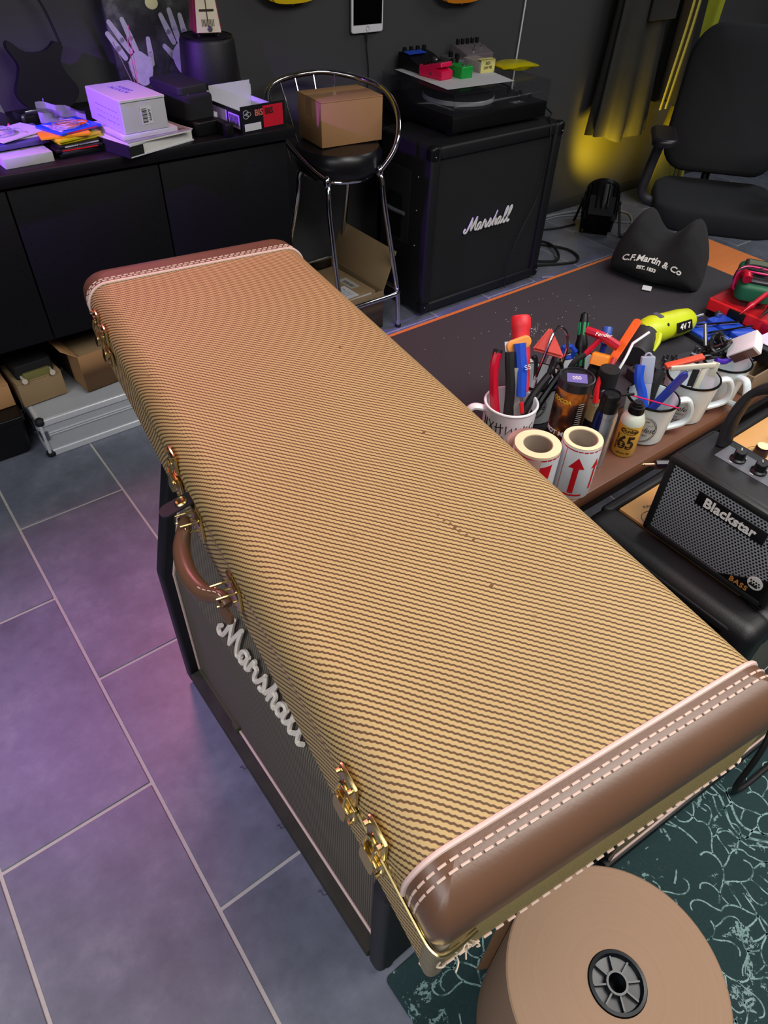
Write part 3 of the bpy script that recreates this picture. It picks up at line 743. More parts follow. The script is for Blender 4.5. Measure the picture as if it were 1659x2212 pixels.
def carton(name, label, sx, sy, sz, loc, rz=0, m=KRAFT, open_=False, flaps=(), group=None, cat='cardboard box', tape=True):
    t_ = thing(name, label, cat, loc, rz, group); th = .004
    b = B()
    if open_:
        for a in ((-sx/2, sx/2, -sy/2, -sy/2+th, 0, sz), (-sx/2, sx/2, sy/2-th, sy/2, 0, sz), (-sx/2, -sx/2+th, -sy/2+th, sy/2-th, 0, sz), (sx/2-th, sx/2, -sy/2+th, sy/2-th, 0, sz), (-sx/2, sx/2, -sy/2, sy/2, 0, th)): b.bx(*a)
        obj('carton_body', b, m, t_)
    else:
        b.bx(-sx/2, sx/2, -sy/2, sy/2, 0, sz-.005, .0015); obj('carton_body', b, m, t_)
        for s in (-1, 1):
            b = B(); b.bx(-sx/2, sx/2, (.001 if s > 0 else -sy/2), (sy/2 if s > 0 else -.001), sz-.0045, sz, .001); obj('flap', b, m, t_)
        if tape:
            b = B(); b.bx(-sx/2-.0006, sx/2+.0006, -.022, .022, sz+.0001, sz+.0005); b.bx(-sx/2-.0012, -sx/2-.0004, -.022, .022, sz*.6, sz+.0005); b.bx(sx/2+.0004, sx/2+.0012, -.022, .022, sz*.6, sz+.0005)
            obj('packing_tape', b, mat('brown_tape', '#9a6f4a', .35), t_)
    for edge, ang, ln in flaps:
        b = B(); L = sx if edge in 'fb' else sy
        b.bx(-L/2+.003, L/2-.003, 0, ln, -.002, .002, .001)
        rz_ = {'f': 180, 'b': 0, 'l': 90, 'r': -90}[edge]; off = sy/2 if edge in 'fb' else sx/2
        ofs = {'f': (0, -sy/2), 'b': (0, sy/2), 'l': (-sx/2, 0), 'r': (sx/2, 0)}[edge]
        bmesh.ops.transform(b.bm, matrix=TR(ofs[0], ofs[1], sz, 0, 0, rz_) @ TR(rx=ang), verts=b.bm.verts)
        obj('flap', b, m, t_)
    return t_
carton('cardboard_box', 'closed brown cardboard box sitting on the bar stool seat', .264, .186, .152, (1.662, 2.432, .708), -4.8)
lc = carton('cardboard_box', 'large open carton on the floor under the bar stool', .27, .40, .170, (1.566, 2.375, 0), 0, KRAFT2, True, (('r', 68, .165), ('l', 60, .15)))
ib = thing('cardboard_box', 'small carton with white shipping label inside the open carton', 'cardboard box', (1.575, 2.36, .004), 3)
b = B(); b.bx(-.105, .105, -.15, .15, 0, .155, .002); obj('carton_body', b, KRAFT2, ib)
b = B(); b.bx(-.085, .02, -.145, -.04, .1552, .1558); lb = obj('shipping_label', b, WPAPER, ib)
text('lettering', 'A42713', .024, INK, lb, TR(-.035, -.065, .1560, 0, 0, 0), ext=.0001)
b = B()
for i in range(4): b.bx(-.075, .005, -.085-.012*i, -.083-.012*i, .1559, .1561)
obj('printed_lines', b, GREYP, lb, kind='stuff')
b = B(); b.bx(.03, .075, -.08, .02, .1552, .1558); lb = obj('barcode_label', b, mat('dull_paper', '#a39f98', .8), ib)
b = B()
for i in range(9): b.bx(.038, .058, -.07+.008*i, -.067+.008*i+(i % 3)*.001, .1559, .1561)
obj('barcode', b, INK, lb, kind='stuff')
b = B(); b.bx(-.10, .08, -.1515, -.1505, .09, .152); obj('white_side_label', b, WPAPER, ib)


# ================================================================== SIDEBOARD
sb = thing('sideboard', 'long black perforated sideboard against the back wall', 'sideboard', (.5, 2.41, 0))
def sx_(x_): return x_-.5
def sy_(y_): return y_-2.41
PERF = NT('black_perforated_panel'); PERF.set(Roughness=.55); PERF.b.inputs['Specular IOR Level'].default_value = .25; o_ = PERF.xyz()
pa = PERF.math('SUBTRACT', PERF.math('FRACT', PERF.math('MULTIPLY', o_[0], 22)), .5); pb = PERF.math('SUBTRACT', PERF.math('FRACT', PERF.math('ADD', PERF.math('MULTIPLY', o_[2], 22), PERF.math('MULTIPLY', PERF.math('FLOOR', PERF.math('MULTIPLY', o_[0], 22)), .5))), .5)
dd = PERF.math('ADD', PERF.math('MULTIPLY', pa, pa), PERF.math('MULTIPLY', pb, pb)); hh = PERF.math('LESS_THAN', dd, .006)
PERF.col(PERF.mix(hh, '#08080c', '#020203')); PERF.bump(PERF.math('SUBTRACT', 1.0, hh), .4, .001)
SBM = mat('black_lacquered_board', '#0a0a0d', .45, spec=.3)
b = B(); b.bx(sx_(-1.6), sx_(1.262), sy_(2.100), sy_(2.715), .838, .871, .003); obj('sideboard_top', b, SBM, sb)
b = B(); b.bx(sx_(-1.6), sx_(1.250), sy_(2.145), sy_(2.71), .375, .838); obj('carcass', b, SBM, sb)
for i, (xa, xb) in enumerate(((-.925, -.497), (-.493, -.066), (-.062, .364), (.368, .795), (.799, 1.234))):
    b = B(); b.bx(sx_(xa), sx_(xb), sy_(2.118), sy_(2.143), .390, .827, .002); dr = obj('door', b, PERF.m, sb)
for x_ in (-1.5, -.6, 1.22):
    for y_ in (2.17, 2.66):
        b = B(); b.bx(sx_(x_-.02), sx_(x_+.02), sy_(y_-.02), sy_(y_+.02), 0, .376, .002); obj('leg', b, SBM, sb)
b = B(); b.bx(sx_(-1.6), sx_(-.0), sy_(2.10), sy_(2.6), 0, .012, .002); single('floor_board', b, BLACKM, 'black board lying on the tiles under the sideboard', 'board', (.5, 2.41, 0))
# aluminium case
al = thing('flight_case', 'long silver aluminium flight case lying under the sideboard', 'flight case', (.66, 2.235, 0.002))
ALU = mat('grey_aluminium_panel', '#a9acb0', .5, .0, noise=(40, .05)); ALUE = mat('bright_aluminium_edge', '#d3d5d9', .3, .3)
hx, hy_, hz_ = .432, .145, .142
b = B(); b.bx(-hx+.004, hx-.004, -hy_+.004, hy_-.004, .004, .084); obj('base_shell', b, ALU, al)
b = B(); b.bx(-hx+.004, hx-.004, -hy_+.004, hy_-.004, .088, hz_-.003); obj('lid_shell', b, ALU, al)
for zz in (.010, hz_-.012):
    for s in (-1, 1):
        b = B(); b.rbox(-hx, hx, -.009, .009, -.010, .012, .006, .006, m=TR(0, s*(hy_-.008), zz)); obj('edge_rail', b, ALUE, al)
        b = B(); b.rbox(-.008, .008, -hy_, hy_, -.010, .012, .006, .006, m=TR(s*(hx-.008), 0, zz)); obj('edge_rail', b, ALUE, al)
b = B()
for s in (-1, 1):
    for dz in (.080, .088): b.tube([(-hx, s*(hy_-.002), dz), (hx, s*(hy_-.002), dz)], .0028, 6); b.tube([(s*(hx-.002), -hy_, dz), (s*(hx-.002), hy_, dz)], .0028, 6)
obj('closing_rail', b, ALUE, al)
for s in (-1, 1):
    b = B(); b.tube([(s*hx*.99, -hy_*.99, .01), (s*hx*.99, -hy_*.99, hz_-.01)], .006, 8); obj('corner_rail', b, ALUE, al)
    for zz in (.008, hz_-.008):
        b = B(); b.sphere(.0165, TR(s*(hx-.008), -hy_+.009, zz), 12); obj('corner_ball', b, RUBBER, al)
b = B(); b.bx(-hx-.004, -hx+.02, -hy_-.003, -hy_+.016, .066, .100, .002); obj('corner_clasp', b, STEEL, al)
for y_ in (-.08, .07):
    b = B(); b.bx(-hx-.006, -hx, y_-.014, y_+.014, .06, .115, .002); b.tube([(-hx-.010, y_-.010, .075), (-hx-.010, y_+.010, .075)], .003, 6); obj('latch', b, STEEL, al)
c1 = carton('cardboard_box', 'small brown carton with two dark straps and button pins, left on the flight case', .145, .150, .088, (.288, 2.268, .1485), 4, KRAFT2, False, (), tape=False)
for x_ in (-.045, .045):
    b = B(); b.tube([(x_, -.05, .098), (x_, -.078, .092)], .006, 8); b.cyl(.009, .004, TR(x_, -.078, .092, 70), 12); obj('button_pin', b, mat('bone_plastic', '#b5aa98', .5), c1)
b = B(); b.bx(-.042, .042, -.072, -.060, .085, .112, .002); obj('brass_plate', b, mat('dull_olive_brass', '#7d7a45', .4, .3), c1)
b = B(); b.rbox(-.06, .06, -.055, .065, .088, .135, .01, .004); obj('dark_block', b, BLACKM, c1)
c2 = carton('cardboard_box', 'larger brown carton with its top flap raised, right on the flight case', .30, .20, .135, (.560, 2.275, .1485), 6, KRAFT, True, (('b', 40, .09), ('l', 40, .06)))
b = B(); b.bx(-.14, .14, -.09, .09, .005, .125, .002); obj('packed_contents', b, KRAFT2, c2)
carton('cardboard_box', 'tan carton standing on the black storage bin at the left', .20, .17, .082, (.098, 2.290, .157), 2, KRAFT, False)
bn = thing('storage_bin', 'black lidded storage bin beside the silver flight case', 'storage bin', (.075, 2.285, .013), 0)
b = B(); b.rings([[(x_, y_, z_) for x_, y_ in rrect(-.13-z_*.12, .115+z_*.08, -.135-z_*.08, .13+z_*.08, .02)] for z_ in (0, .125)]); obj('bin_body', b, BLACK, bn)
b = B(); b.rbox(-.15, .13, -.15, .145, .122, .142, .02, .005); obj('bin_lid', b, BLACK, bn)

# ================================================================== ON THE SIDEBOARD
Z = .871
PAGES = mat('book_page_edges', '#cfcfca', .8, noise=(90, .1))
bk = thing('book', 'thick white paperback with black spine, lowest in the stack under the white box', 'book', (.785, 2.195, Z), 17)
b = B(); b.bx(-.113, .113, -.098, .098, .003, .029); obj('pages', b, PAGES, bk)
b = B(); b.bx(-.118, .116, -.101, .101, 0, .003); b.bx(-.118, .116, -.101, .101, .029, .032); obj('cover', b, WPAPER, bk)
b = B(); b.bx(-.120, -.1165, -.101, .101, 0, .032); b.bx(-.1165, -.07, -.1015, -.1012, .004, .028); sp = obj('spine', b, INK, bk)
mg = thing('magazine', 'dark-covered magazine lying between the white box and the paperback', 'magazine', (.790, 2.180, Z+.0325), 10)
b = B(); b.bx(-.105, .105, -.095, .095, 0, .005); obj('pages', b, PAGES, mg)
b = B(); b.bx(-.106, .106, -.096, .096, .005, .0058); obj('cover', b, mat('smoky_magazine_cover', '#8f8a84', .3, noise=(12, .6)), mg)
text('lettering', 'GUITARS', .018, INK, mg, TR(.06, -.075, .0060, 0, 0, 0), ext=.0001)
bk2 = thing('book', 'thin glossy booklet directly under the white box', 'book', (.775, 2.190, Z+.0385), 6)
b = B(); b.bx(-.085, .085, -.092, .092, 0, .012, .001); obj('pages', b, mat('lilac_white_cover', '#c8c3cf', .35), bk2)
wb = thing('product_box', 'white product box with barcode end lying on the book stack', 'box', (.768, 2.205, Z+.051), 5)
b = B(); b.rbox(-.068, .068, -.104, .104, 0, .083, .004, .003, .003); obj('box_body', b, mat('white_box_card', '#b8b7bc', .55, noise=(20, .03)), wb)
b = B(); b.bx(-.066, .066, -.108, -.104, .078, .083); obj('lid_flap', b, WPAPER, wb)
b = B(); b.bx(-.012, .022, -.1056, -.1046, .018, .062); lb = obj('barcode_label', b, WPAPER, wb)
b = B()
for i in range(12): b.bx(-.008, .007, -.1062, -.1057, .0225+.003*i, .0225+.003*i+(.0012 if i % 3 else .002))
obj('barcode', b, INK, lb, kind='stuff')
text('lettering', 'A4999', .011, INK, lb, TR(.014, -.1062, .040, 90, 90, 0), ext=.0002)
text('lettering', 'ACOUSTIC\nDESIGN', .020, mat('violet_print', '#6a4fc0', .6), wb, TR(.0, .01, .0834, 0, 0, 95), ext=.0002)
b = B()
for i in range(7): b.bx(-.0688, -.0682, -.08+.02*i, -.068+.02*i+.004*(i % 3), .02, .021+.0); b.bx(-.0688, -.0682, -.08+.02*i, -.072+.02*i, .035, .036); b.bx(-.0688, -.0682, -.08+.02*i, -.066+.02*i, .05, .051)
obj('printed_lines', b, mat('violet_print', ''), wb, kind='stuff')

# string packets, one thing each
cols = [('black string packet with white corner, lowest of the packet pile', '#16161a', .0), ('clear-wrapped dark string packet in the packet pile', '#2a2a30', 3), ('black string packet with red print in the packet pile', '#1c1214', -4),
        ('black string packet with white logo in the packet pile', '#101012', 2), ('bright yellow string packet in the packet pile', '#e2d21a', 5), ('second bright yellow string packet just under the blue one', '#d9c515', 8),
        ('orange string packet sticking out of the packet pile', '#f29a1c', -14), ('blue string packet on top of the packet pile', '#1d50d8', 12)]
for i, (lb_, c_, r_) in enumerate(cols):
    z0 = Z+.0075*i; tt_ = .0070
    px_, py_ = .600+.004*math.sin(i*2.1)+(.0 if i != 6 else -.02), 2.225+.006*math.cos(i*1.7)+.01*(i > 3)
    t_ = thing('string_packet', lb_, 'packet', (px_, py_, z0), r_+6, 'guitar string packets')
    b = B(); b.bx(-.066, .066, -.058, .058, 0, tt_, .0012); m_ = mat('packet_'+c_[1:], c_, .35, noise=(30, .15)); obj('packet_body', b, m_, t_)
    if i in (3, 7, 2):
        b = B(); b.bx(-.05, .05, -.0586, -.0582, .0015, .0045); obj('print_band', b, WPAPER if i == 3 else RED, t_)
        if i == 3: text('lettering', "D'Addario", .010, INK, t_, TR(-.0, -.0590, .003, 90), ext=.0001, sx=1.2)
    if i == 7:
        b = B(); b.prism([(.05*math.cos(a), .03*math.sin(a)) for a in [2*PI*k/18 for k in range(18)]], .0006, TR(.01, 0, tt_+.0001)); obj('orange_swirl', b, ORANGE, t_)
        b = B(); b.prism([(-.06, -.05), (-.01, -.02), (-.05, .05)], .0006, TR(0, 0, tt_+.0002)); obj('pale_triangle', b, mat('pale_violet_paper', '#cdb4e8', .6), t_)
LIL = mat('lilac_white_paper', '#cfc6de', .6)
def coil(name, label, x, y, z, R0, m, n=7, group=None):
    b = B()
    for k in range(n):
        cx, cy = rnd.uniform(-.006, .006), rnd.uniform(-.005, .005)
        b.tube([(x+cx+(R0-.002*k)*math.cos(a), y+cy+(R0-.002*k)*.95*math.sin(a), z+.0018*k+.001*math.sin(3*a)) for a in [2*PI*i/28 for i in range(28)]], .0009, 5, True)
    for k in range(3):
        b.tube(cr([(x+R0*.8, y-R0*.3+.004*k, z+.008), (x+R0*1.2, y-R0*.5+.004*k, z+.010), (x+R0*1.45, y-R0*.65, z+.004)], 4), .0009, 5)
    return single(name, b, m, label, 'coil', group=group)
coil('string_coil', 'loose coil of guitar string on the blue packet', .590, 2.215, .9335, .038, mat('silver_string', '#c9c6d4', .3, .6))
b = B(); b.bx(-.065, .065, -.045, .045, 0, .025, .0015)
single('flat_box', b, mat('grey_white_card', '#b2b0ac', .7), 'flat off-white box with faint print at the front left of the sideboard', 'box', (.452, 2.190, Z), 3)
b = B(); b.bx(-.08, .08, -.05, .05, 0, .030, .0015)
single('flat_box', b, mat('dull_grey_card', '#6d6a68', .7), 'flat grey box behind the off-white box, holding up the purple folder', 'box', (.440, 2.300, Z), 2)
b = B(); b.bx(-.125, .11, -.075, .09, 0, .013, .002)
single('folder', b, mat('purple_folder', '#4a3f86', .45), 'thick purple folder under the loose white papers', 'folder', (.44, 2.275, Z+.030), 5)
zt3 = Z+.0435
for i, (dx, dy, r_, lb_) in enumerate(((0, 0, 4, 'lowest of the three fanned white sheets on the purple folder'), (.01, .006, 14, 'middle one of the three fanned white sheets on the purple folder'), (.022, -.004, 26, 'topmost of the three fanned white sheets on the purple folder'))):
    b = B(); b.bx(-.085, .07, -.05, .06, 0, .0028); o_ = single('paper_sheet', b, LIL, lb_, 'paper', (.445+dx, 2.275+dy, zt3+.003*i), r_)
text('lettering', 'AMIR', .026, mat('violet_print', ''), o_, TR(-.03, .0, .0030), ext=.0002)
coil('string_coil', 'loose coil of guitar string on the fanned white sheets', .425, 2.268, zt3+.0105, .040, mat('silver_string', ''))
# clear zip bag standing behind the packets
b = B(); rows = []
for j in range(7):
    v = j/6; rows.append([(-.065+.13*u/10, .012*math.sin(u*1.3+j)+.01*math.sin(j*2+u*.5), v*.085*(1-.035*u)) for u in range(11)])
b.rings(rows, False, False, closed=False); rows = [[(x_, y_+.006, z_) for x_, y_, z_ in r] for r in rows]; b.rings(rows, False, False, closed=False)
zb_ = single('zip_bag', b, BAGC, 'crumpled clear zip bag standing behind the string packets', 'bag', (.635, 2.395, Z), -18)
b = B(); rows = []
for j in range(7):
    v = j/6; rows.append([(-.05+.1*u/8, .012*math.sin(u*1.1+j*1.7), v*.13) for u in range(9)])
b.rings(rows, False, False, closed=False); single('zip_bag', b, BAGC, 'taller clear bag at the far left of the sideboard', 'bag', (.455, 2.52, Z), 10)
b = B(); b.rbox(-.055, .06, -.045, .045, 0, .062, .02, .02); ps = obj('pouch_body', b, FABRIC)
ps['label'] = 'black soft pouch with a pink squiggle at the left of the sideboard'; ps['category'] = 'pouch'; ps.location = (.435, 2.43, Z); ps.name = 'pouch'
b = B(); b.tube(cr([(.0, -.046, .02), (.02, -.047, .04), (.03, -.046, .025), (.045, -.044, .045)], 5), .003, 6); obj('pink_squiggle', b, mat('neon_pink_thread', '#e8207a', .6), ps)
gd = thing('clip_tuner', 'dark electronic gadget with metal trims in front of the black guitar', 'gadget', (.565, 2.46, Z), 8)
b = B(); b.bx(-.045, .045, -.03, .03, 0, .055, .006); obj('gadget_body', b, BLACK, gd)
b = B(); b.bx(-.03, .04, -.034, -.03, .050, .062, .002); b.bx(-.045, -.035, -.034, -.03, .03, .05, .002); obj('metal_trim', b, STEEL, gd)
b = B(); b.tube(cr([(.03, -.03, .05), (.034, -.03, .085), (.045, -.02, .07), (.045, -.02, .03)], 5), .002, 6); obj('wire_loop', b, STEEL, gd)
# black zipped case
zc = thing('gear_case', 'black soft case with a silver zip pull between the white box and the printed carton', 'case', (.974, 2.258, Z), 8)
b = B(); b.rbox(-.046, .046, -.105, .12, 0, .040, .018, .006, .004); obj('lower_tray', b, BLACK, zc)
b = B(); b.rbox(-.050, .050, -.075, .115, .040, .102, .016, .008); obj('pouch_body', b, FABRIC, zc)
b = B(); b.rbox(-.052, .052, -.05, .12, .103, .124, .014, .006); obj('lid_flap', b, mat('black_ballistic_fabric', '#19181c', .7, bump=(500, .4)), zc)
b = B(); b.tube([(-.025, -.053, .104), (-.024, -.056, .078)], .0025, 6); b.lathe([(.003, 0), (.005, .001), (.003, .002)], 12, TR(-.024, -.058, .074, 90)); obj('zip_pull', b, STEEL, zc)
# small bits
b = B(); b.bx(-.014, .014, -.045, .045, 0, .036, .003); single('small_box', b, BLACK, 'narrow black box at the front edge left of the printed carton', 'box', (1.030, 2.150, Z), 4)
sw = thing('small_box', 'small white carton standing behind the narrow black box', 'box', (1.028, 2.245, Z), 10)
b = B(); b.bx(-.013, .013, -.04, .04, 0, .045, .001); obj('box_body', b, WPAPER, sw)
b = B(); b.bx(-.0136, -.0132, -.03, .02, .01, .035); obj('printed_panel', b, GREYC, sw)
b = B(); b.rings([[(x_*(1+.2*k), y_*(1-.1*k), .008*k+.004*math.sin(i*2)) for i, (x_, y_) in enumerate([(.022*math.cos(a), .035*math.sin(a)) for a in [2*PI*q/12 for q in range(12)]])] for k in range(4)])
single('crumpled_receipt', b, mat('yellowed_paper', '#a59f80', .8), 'crumpled yellowed paper scrap near the black zipped case', 'paper', (1.022, 2.330, Z), 0)
# printed display carton
dc = thing('display_carton', 'open black and red display carton with BISBIS print at the right end of the sideboard', 'carton', (1.150, 2.216, Z), 5)
for nm, a in (('front_wall', (-.082, .082, -.100, -.097, 0, .074)), ('side_wall', (-.082, -.079, -.097, .085, 0, .062)), ('side_wall', (.079, .082, -.097, .085, 0, .055)), ('back_wall', (-.082, .082, .085, .088, 0, .085)), ('carton_floor', (-.079, .079, -.097, .085, 0, .003))):
    b = B(); b.bx(*a); obj(nm, b, [mat('black_printed_card', '#101014', .4)] if nm in ('front_wall', 'side_wall') else WPAPER, dc)
b = B(); b.bx(-.078, .078, -.0965, -.0955, 0, .070); b.bx(-.0785, -.0775, -.095, .084, 0, .06); b.bx(.0775, .0785, -.095, .084, .0, .053)
b.bx(-.075, .077, .0825, .0845, .003, .098); obj('white_liner', b, WPAPER, dc)
b = B(); b.bx(-.002, .072, -.1012, -.1003, .008, .068); obj('red_panel', b, mat('red_print', '#c4102a', .45), dc)
b = B(); b.bx(-.072, -.012, -.1012, -.1003, .006, .026); obj('white_panel', b, WPAPER, dc)
text('lettering', 'BIS', .024, mat('rose_print', '#c96a5a', .5), dc, TR(-.018, -.1014, .052, 90), ext=.0003, bold=.0006)
text('lettering', 'BIS', .024, mat('gold_black_print', '#2a1c12', .5), dc, TR(.020, -.1018, .052, 90), ext=.0003, bold=.0008)
b = B()
for k in range(3): b.tube([(-.062+.009*math.cos(a+k*2.1)*1.0+.006*math.cos(k*2.1), -.1014, .052+.006*math.sin(a+k*2.1)+.006*math.sin(k*2.1)) for a in [2*PI*i/16 for i in range(16)]], .0006, 5, True)
obj('knot_emblem', b, WPAPER, dc)
b = B(); b.bx(-.0828, -.0822, -.09, -.03, .012, .050); b.bx(-.0828, -.0822, -.02, .06, .020, .052); sl = obj('side_label', b, mat('pale_violet_paper', ''), dc)
b = B()
for i in range(13): b.bx(-.0834, -.0829, -.085+.004*i, -.0835+.004*i+.001*(i % 2), .018, .046)
obj('barcode', b, INK, sl, kind='stuff')
# box behind
tb = thing('small_box', 'purple-striped carton lying behind the white product box', 'box', (.968, 2.478, Z), 10)
b = B(); b.bx(-.05, .05, -.07, .06, 0, .052, .001); obj('box_body', b, mat('dark_violet_card', '#3a3358', .5), tb)
b = B(); b.bx(-.045, .045, -.072, -.03, .0525, .0535); l_ = obj('white_label', b, WPAPER, tb)
text('lettering', 'TALES', .020, INK, l_, TR(0, -.050, .0537, 0, 0, 180), ext=.0001)
b = B(); b.bx(-.0505, -.05, -.06, -.02, .012, .04); obj('violet_patch', b, mat('bright_violet_patch', '#6a5ad8', .5), tb)
df = thing('reed_diffuser', 'reed diffuser with thin pink and pale sticks in front of the hand-print canvas', 'diffuser', (.945, 2.565, Z))
b = B(); b.lathe([(.018, 0), (.020, .004), (.020, .035), (.009, .045), (.009, .055)], 16); obj('bottle', b, mat('dark_glass', ''), df)
for i, (dx, dy, h, m_) in enumerate(((.004, 0, .225, '#d46a8a'), (-.006, .004, .195, '#d46a8a'), (-.055, .0, .185, '#8a7a78'), (-.02, -.004, .13, '#8a7a78'))):
    b = B(); b.tube([(0, 0, .02), (dx, dy, h)], .0014, 6); obj('reed', b, mat('reed_'+m_[1:], m_, .8), df)
# black canister and metronome
cn = thing('waste_bin', 'black tapered bin standing upside down, carrying the metronome', 'bin', (1.140, 2.415, Z))
b = B(); b.lathe([(.100, 0), (.102, .004), (.086, .196), (.083, .203), (.078, .207), (.004, .207)], 40); obj('bin_body', b, TOLEX2, cn)
b = B(); b.tube([(.080*math.cos(a), .080*math.sin(a), .2065) for a in [2*PI*i/40 for i in range(40)]], .0025, 6, True); obj('rim', b, BLACK, cn)
mt = thing('metronome', 'red metronome with cream face on the upturned black bin', 'metronome', (1.140, 2.412, Z+.209), -14)
def fr_(z_, k=0): w_ = .045-.020*z_/.2+k; return w_
b = B(); b.rings([[(s1*fr_(z_), s2*fr_(z_)*.9+.004, z_) for s1, s2 in ((-1, -1), (1, -1), (1, 1), (-1, 1))] for z_ in (.008, .19)]); bmesh.ops.bevel(b.bm, geom=list(b.bm.edges), offset=.006, segments=3, affect='EDGES'); obj('case_shell', b, mat('raspberry_plastic', '#9c1540', .4), mt)
b = B(); b.rings([[(x_, -fr_(.0)*.9-.001+.018*(z_-.01)/.19+.0*x_, z_) for x_, z_ in [(-fr_(.01)*.86, .012), (fr_(.01)*.86, .012), (fr_(.17)*.80, .172), (fr_(.17)*.5, .182), (-fr_(.17)*.5, .182), (-fr_(.17)*.80, .172)]], [(x_, -fr_(.0)*.9-.005+.018*(z_-.01)/.19, z_) for x_, z_ in [(-fr_(.01)*.86, .012), (fr_(.01)*.86, .012), (fr_(.17)*.80, .172), (fr_(.17)*.5, .182), (-fr_(.17)*.5, .182), (-fr_(.17)*.80, .172)]]]); face = obj('face_plate', b, mat('cream_plastic', '#d9d0ae', .45), mt)
def fy(z_): return -fr_(0)*.9-.0065+.018*(z_-.01)/.19
b = B()
for i in range(9): b.tube([(-.018+.0045*i, fy(.028), .028), (-.018+.0045*i, fy(.046), .046)], .0008, 5)
obj('sound_slots', b, INK, face, kind='stuff')
b = B(); b.tube([(0, fy(.02), .02), (0, fy(.17), .17)], .0014, 6); b.bx(-.022, .022, fy(.07)-.002, fy(.07)+.001, .066, .071); obj('pendulum', b, mat('dark_bronze', '#4a4236', .4, .6), mt)
b = B(); b.cyl(.0075, .006, TR(.004, fy(.022)+.002, .022, 90), 16, bev=.001); obj('weight', b, STEEL, mt)
for x_ in (-.03, .03):
    for y_ in (-.03, .03):
        b = B(); b.cyl(.005, .009, TR(x_, y_, 0), 8); obj('foot', b, RUBBER, mt)
# hand print canvas
cv = thing('canvas_painting', 'black and grey canvas with two white hand prints leaning on the wall', 'painting', (1.035, 2.60, Z), 0, rot=(math.radians(-9), 0, 0))
t = NT('smoky_painted_canvas'); t.set(Roughness=.7); t.col(t.ramp(t.noise(7, 6, None, .6), [(.42, '#0c0c0d'), (.56, '#3b3d3c'), (.72, '#8d8f8c')])); CANV = t.m
b = B(); b.bx(-.130, .170, -.008, .010, 0, .46, .002); obj('canvas', b, CANV, cv)
PAINT = mat('chalky_white_paint', '#b5b3b6', .8, noise=(60, .25))
def hand(cx, cz, fingers, prx, prz):
    b = B(); M0 = TR(cx, -.0090, cz, 90)
    def capsule(p, q, r0, r1):
        p = Vector(p); q = Vector(q); a = math.atan2(q.y-p.y, q.x-p.x); L = (q-p).length; pts = []
        for k in range(9): t_ = a+PI/2+PI*k/8; pts.append((p.x+r0*math.cos(t_), p.y+r0*math.sin(t_)))
        for k in range(9): t_ = a-PI/2+PI*k/8; pts.append((q.x+r1*math.cos(t_), q.y+r1*math.sin(t_)))
        b.prism(pts, .0008, M0)
    b.prism([(prx*math.cos(t_)*(1+.07*math.sin(3*t_)), prz*math.sin(t_)*(1+.05*math.cos(4*t_))) for t_ in [2*PI*i/28 for i in range(28)]], .0010, M0)
    for bx_, by_, tx_, ty_, r_ in fingers:
        mx, my = bx_+(tx_-bx_)*.36, by_+(ty_-by_)*.36; nx, ny = bx_+(tx_-bx_)*.42, by_+(ty_-by_)*.42
        capsule((bx_, by_), (mx, my), r_*.9, r_); capsule((nx, ny), (tx_, ty_), r_*1.05, r_*.8)
    return obj('hand_print', b, PAINT, cv)
hand(-.052, .098, ((-.046, .034, -.085, .100, .0095), (-.026, .050, -.072, .130, .0095), (-.004, .052, -.028, .134, .0095), (.040, .010, .044, .078, .0090)), .040, .047)
hand(.100, .112, ((-.022, .050, -.048, .124, .0095), (-.002, .054, -.016, .136, .0095), (.026, .050, .018, .120, .0095), (-.020, .0, -.056, .040, .0095)), .034, .046)
b = B(); b.sphere(.022, TR(.03, -.009, .27), 16, (1, .06, .8)); obj('painted_moon', b, mat('pale_yellow_paint', '#e3dfa8', .6), cv)
# dark guitar behind
def gbody(s=1):
    P = cr([(-.02, .0, 0), (-.11, .02, 0), (-.155, .10, 0), (-.12, .19, 0), (-.105, .25, 0), (-.135, .33, 0), (-.12, .365, 0), (-.075, .32, 0), (-.03, .30, 0), (.03, .30, 0), (.07, .32, 0), (.10, .345, 0), (.13, .315, 0), (.10, .24, 0), (.12, .17, 0), (.155, .09, 0), (.10, .015, 0)], 5, True)
    return [(p.x*s, p.y*s) for p in P]
gt = thing('electric_guitar', 'black double-horned guitar body propped against the wall behind the sideboard clutter', 'guitar', (.675, 2.66, .875), 0, rot=(math.radians(84), 0, 0))
b = B(); b.prism(gbody(.62), .035, TR(0, 0, -.0)); bmesh.ops.scale(b.bm, vec=(1.0, .84, 1), verts=b.bm.verts); obj('guitar_body', b, BLACK, gt)
b = B(); b.tube(cr([(.08, .17, .02), (.04, .30, .03), (-.06, .36, .04), (-.12, .42, .04)], 8), .004, 6); obj('cable', b, RUBBER, gt)
# guitars on the wall, only the tips of their bodies in view
for nm, lb_, x_, z_, c_ in (('electric_guitar', 'bright yellow guitar body hanging high on the back wall', 1.625, 1.105, '#d8b81a'), ('electric_guitar', 'amber guitar body hanging on the wall above the turntable', 2.468, 1.065, '#c9781c')):
    g_ = thing(nm, lb_, 'guitar', (x_, YW-.012, z_), 0, rot=(math.radians(90), 0, 0))
    b = B(); b.prism(gbody(1.15 if x_ > 2 else 1.0), .042); bmesh.ops.bevel(b.bm, geom=[e for e in b.bm.edges if abs(e.verts[0].co.z-e.verts[1].co.z) < .001], offset=.007, segments=3, affect='EDGES'); obj('guitar_body', b, mat('lacquer_'+c_[1:], c_, .15), g_)
    b = B(); b.bx(-.026, .026, .28, .80, .042, .060, .004); obj('neck', b, mat('maple_neck', '#b98a55', .4), g_)
    b = B(); b.sphere(.005, TR(0, -.002, .03), 8); obj('strap_button', b, STEEL, g_)

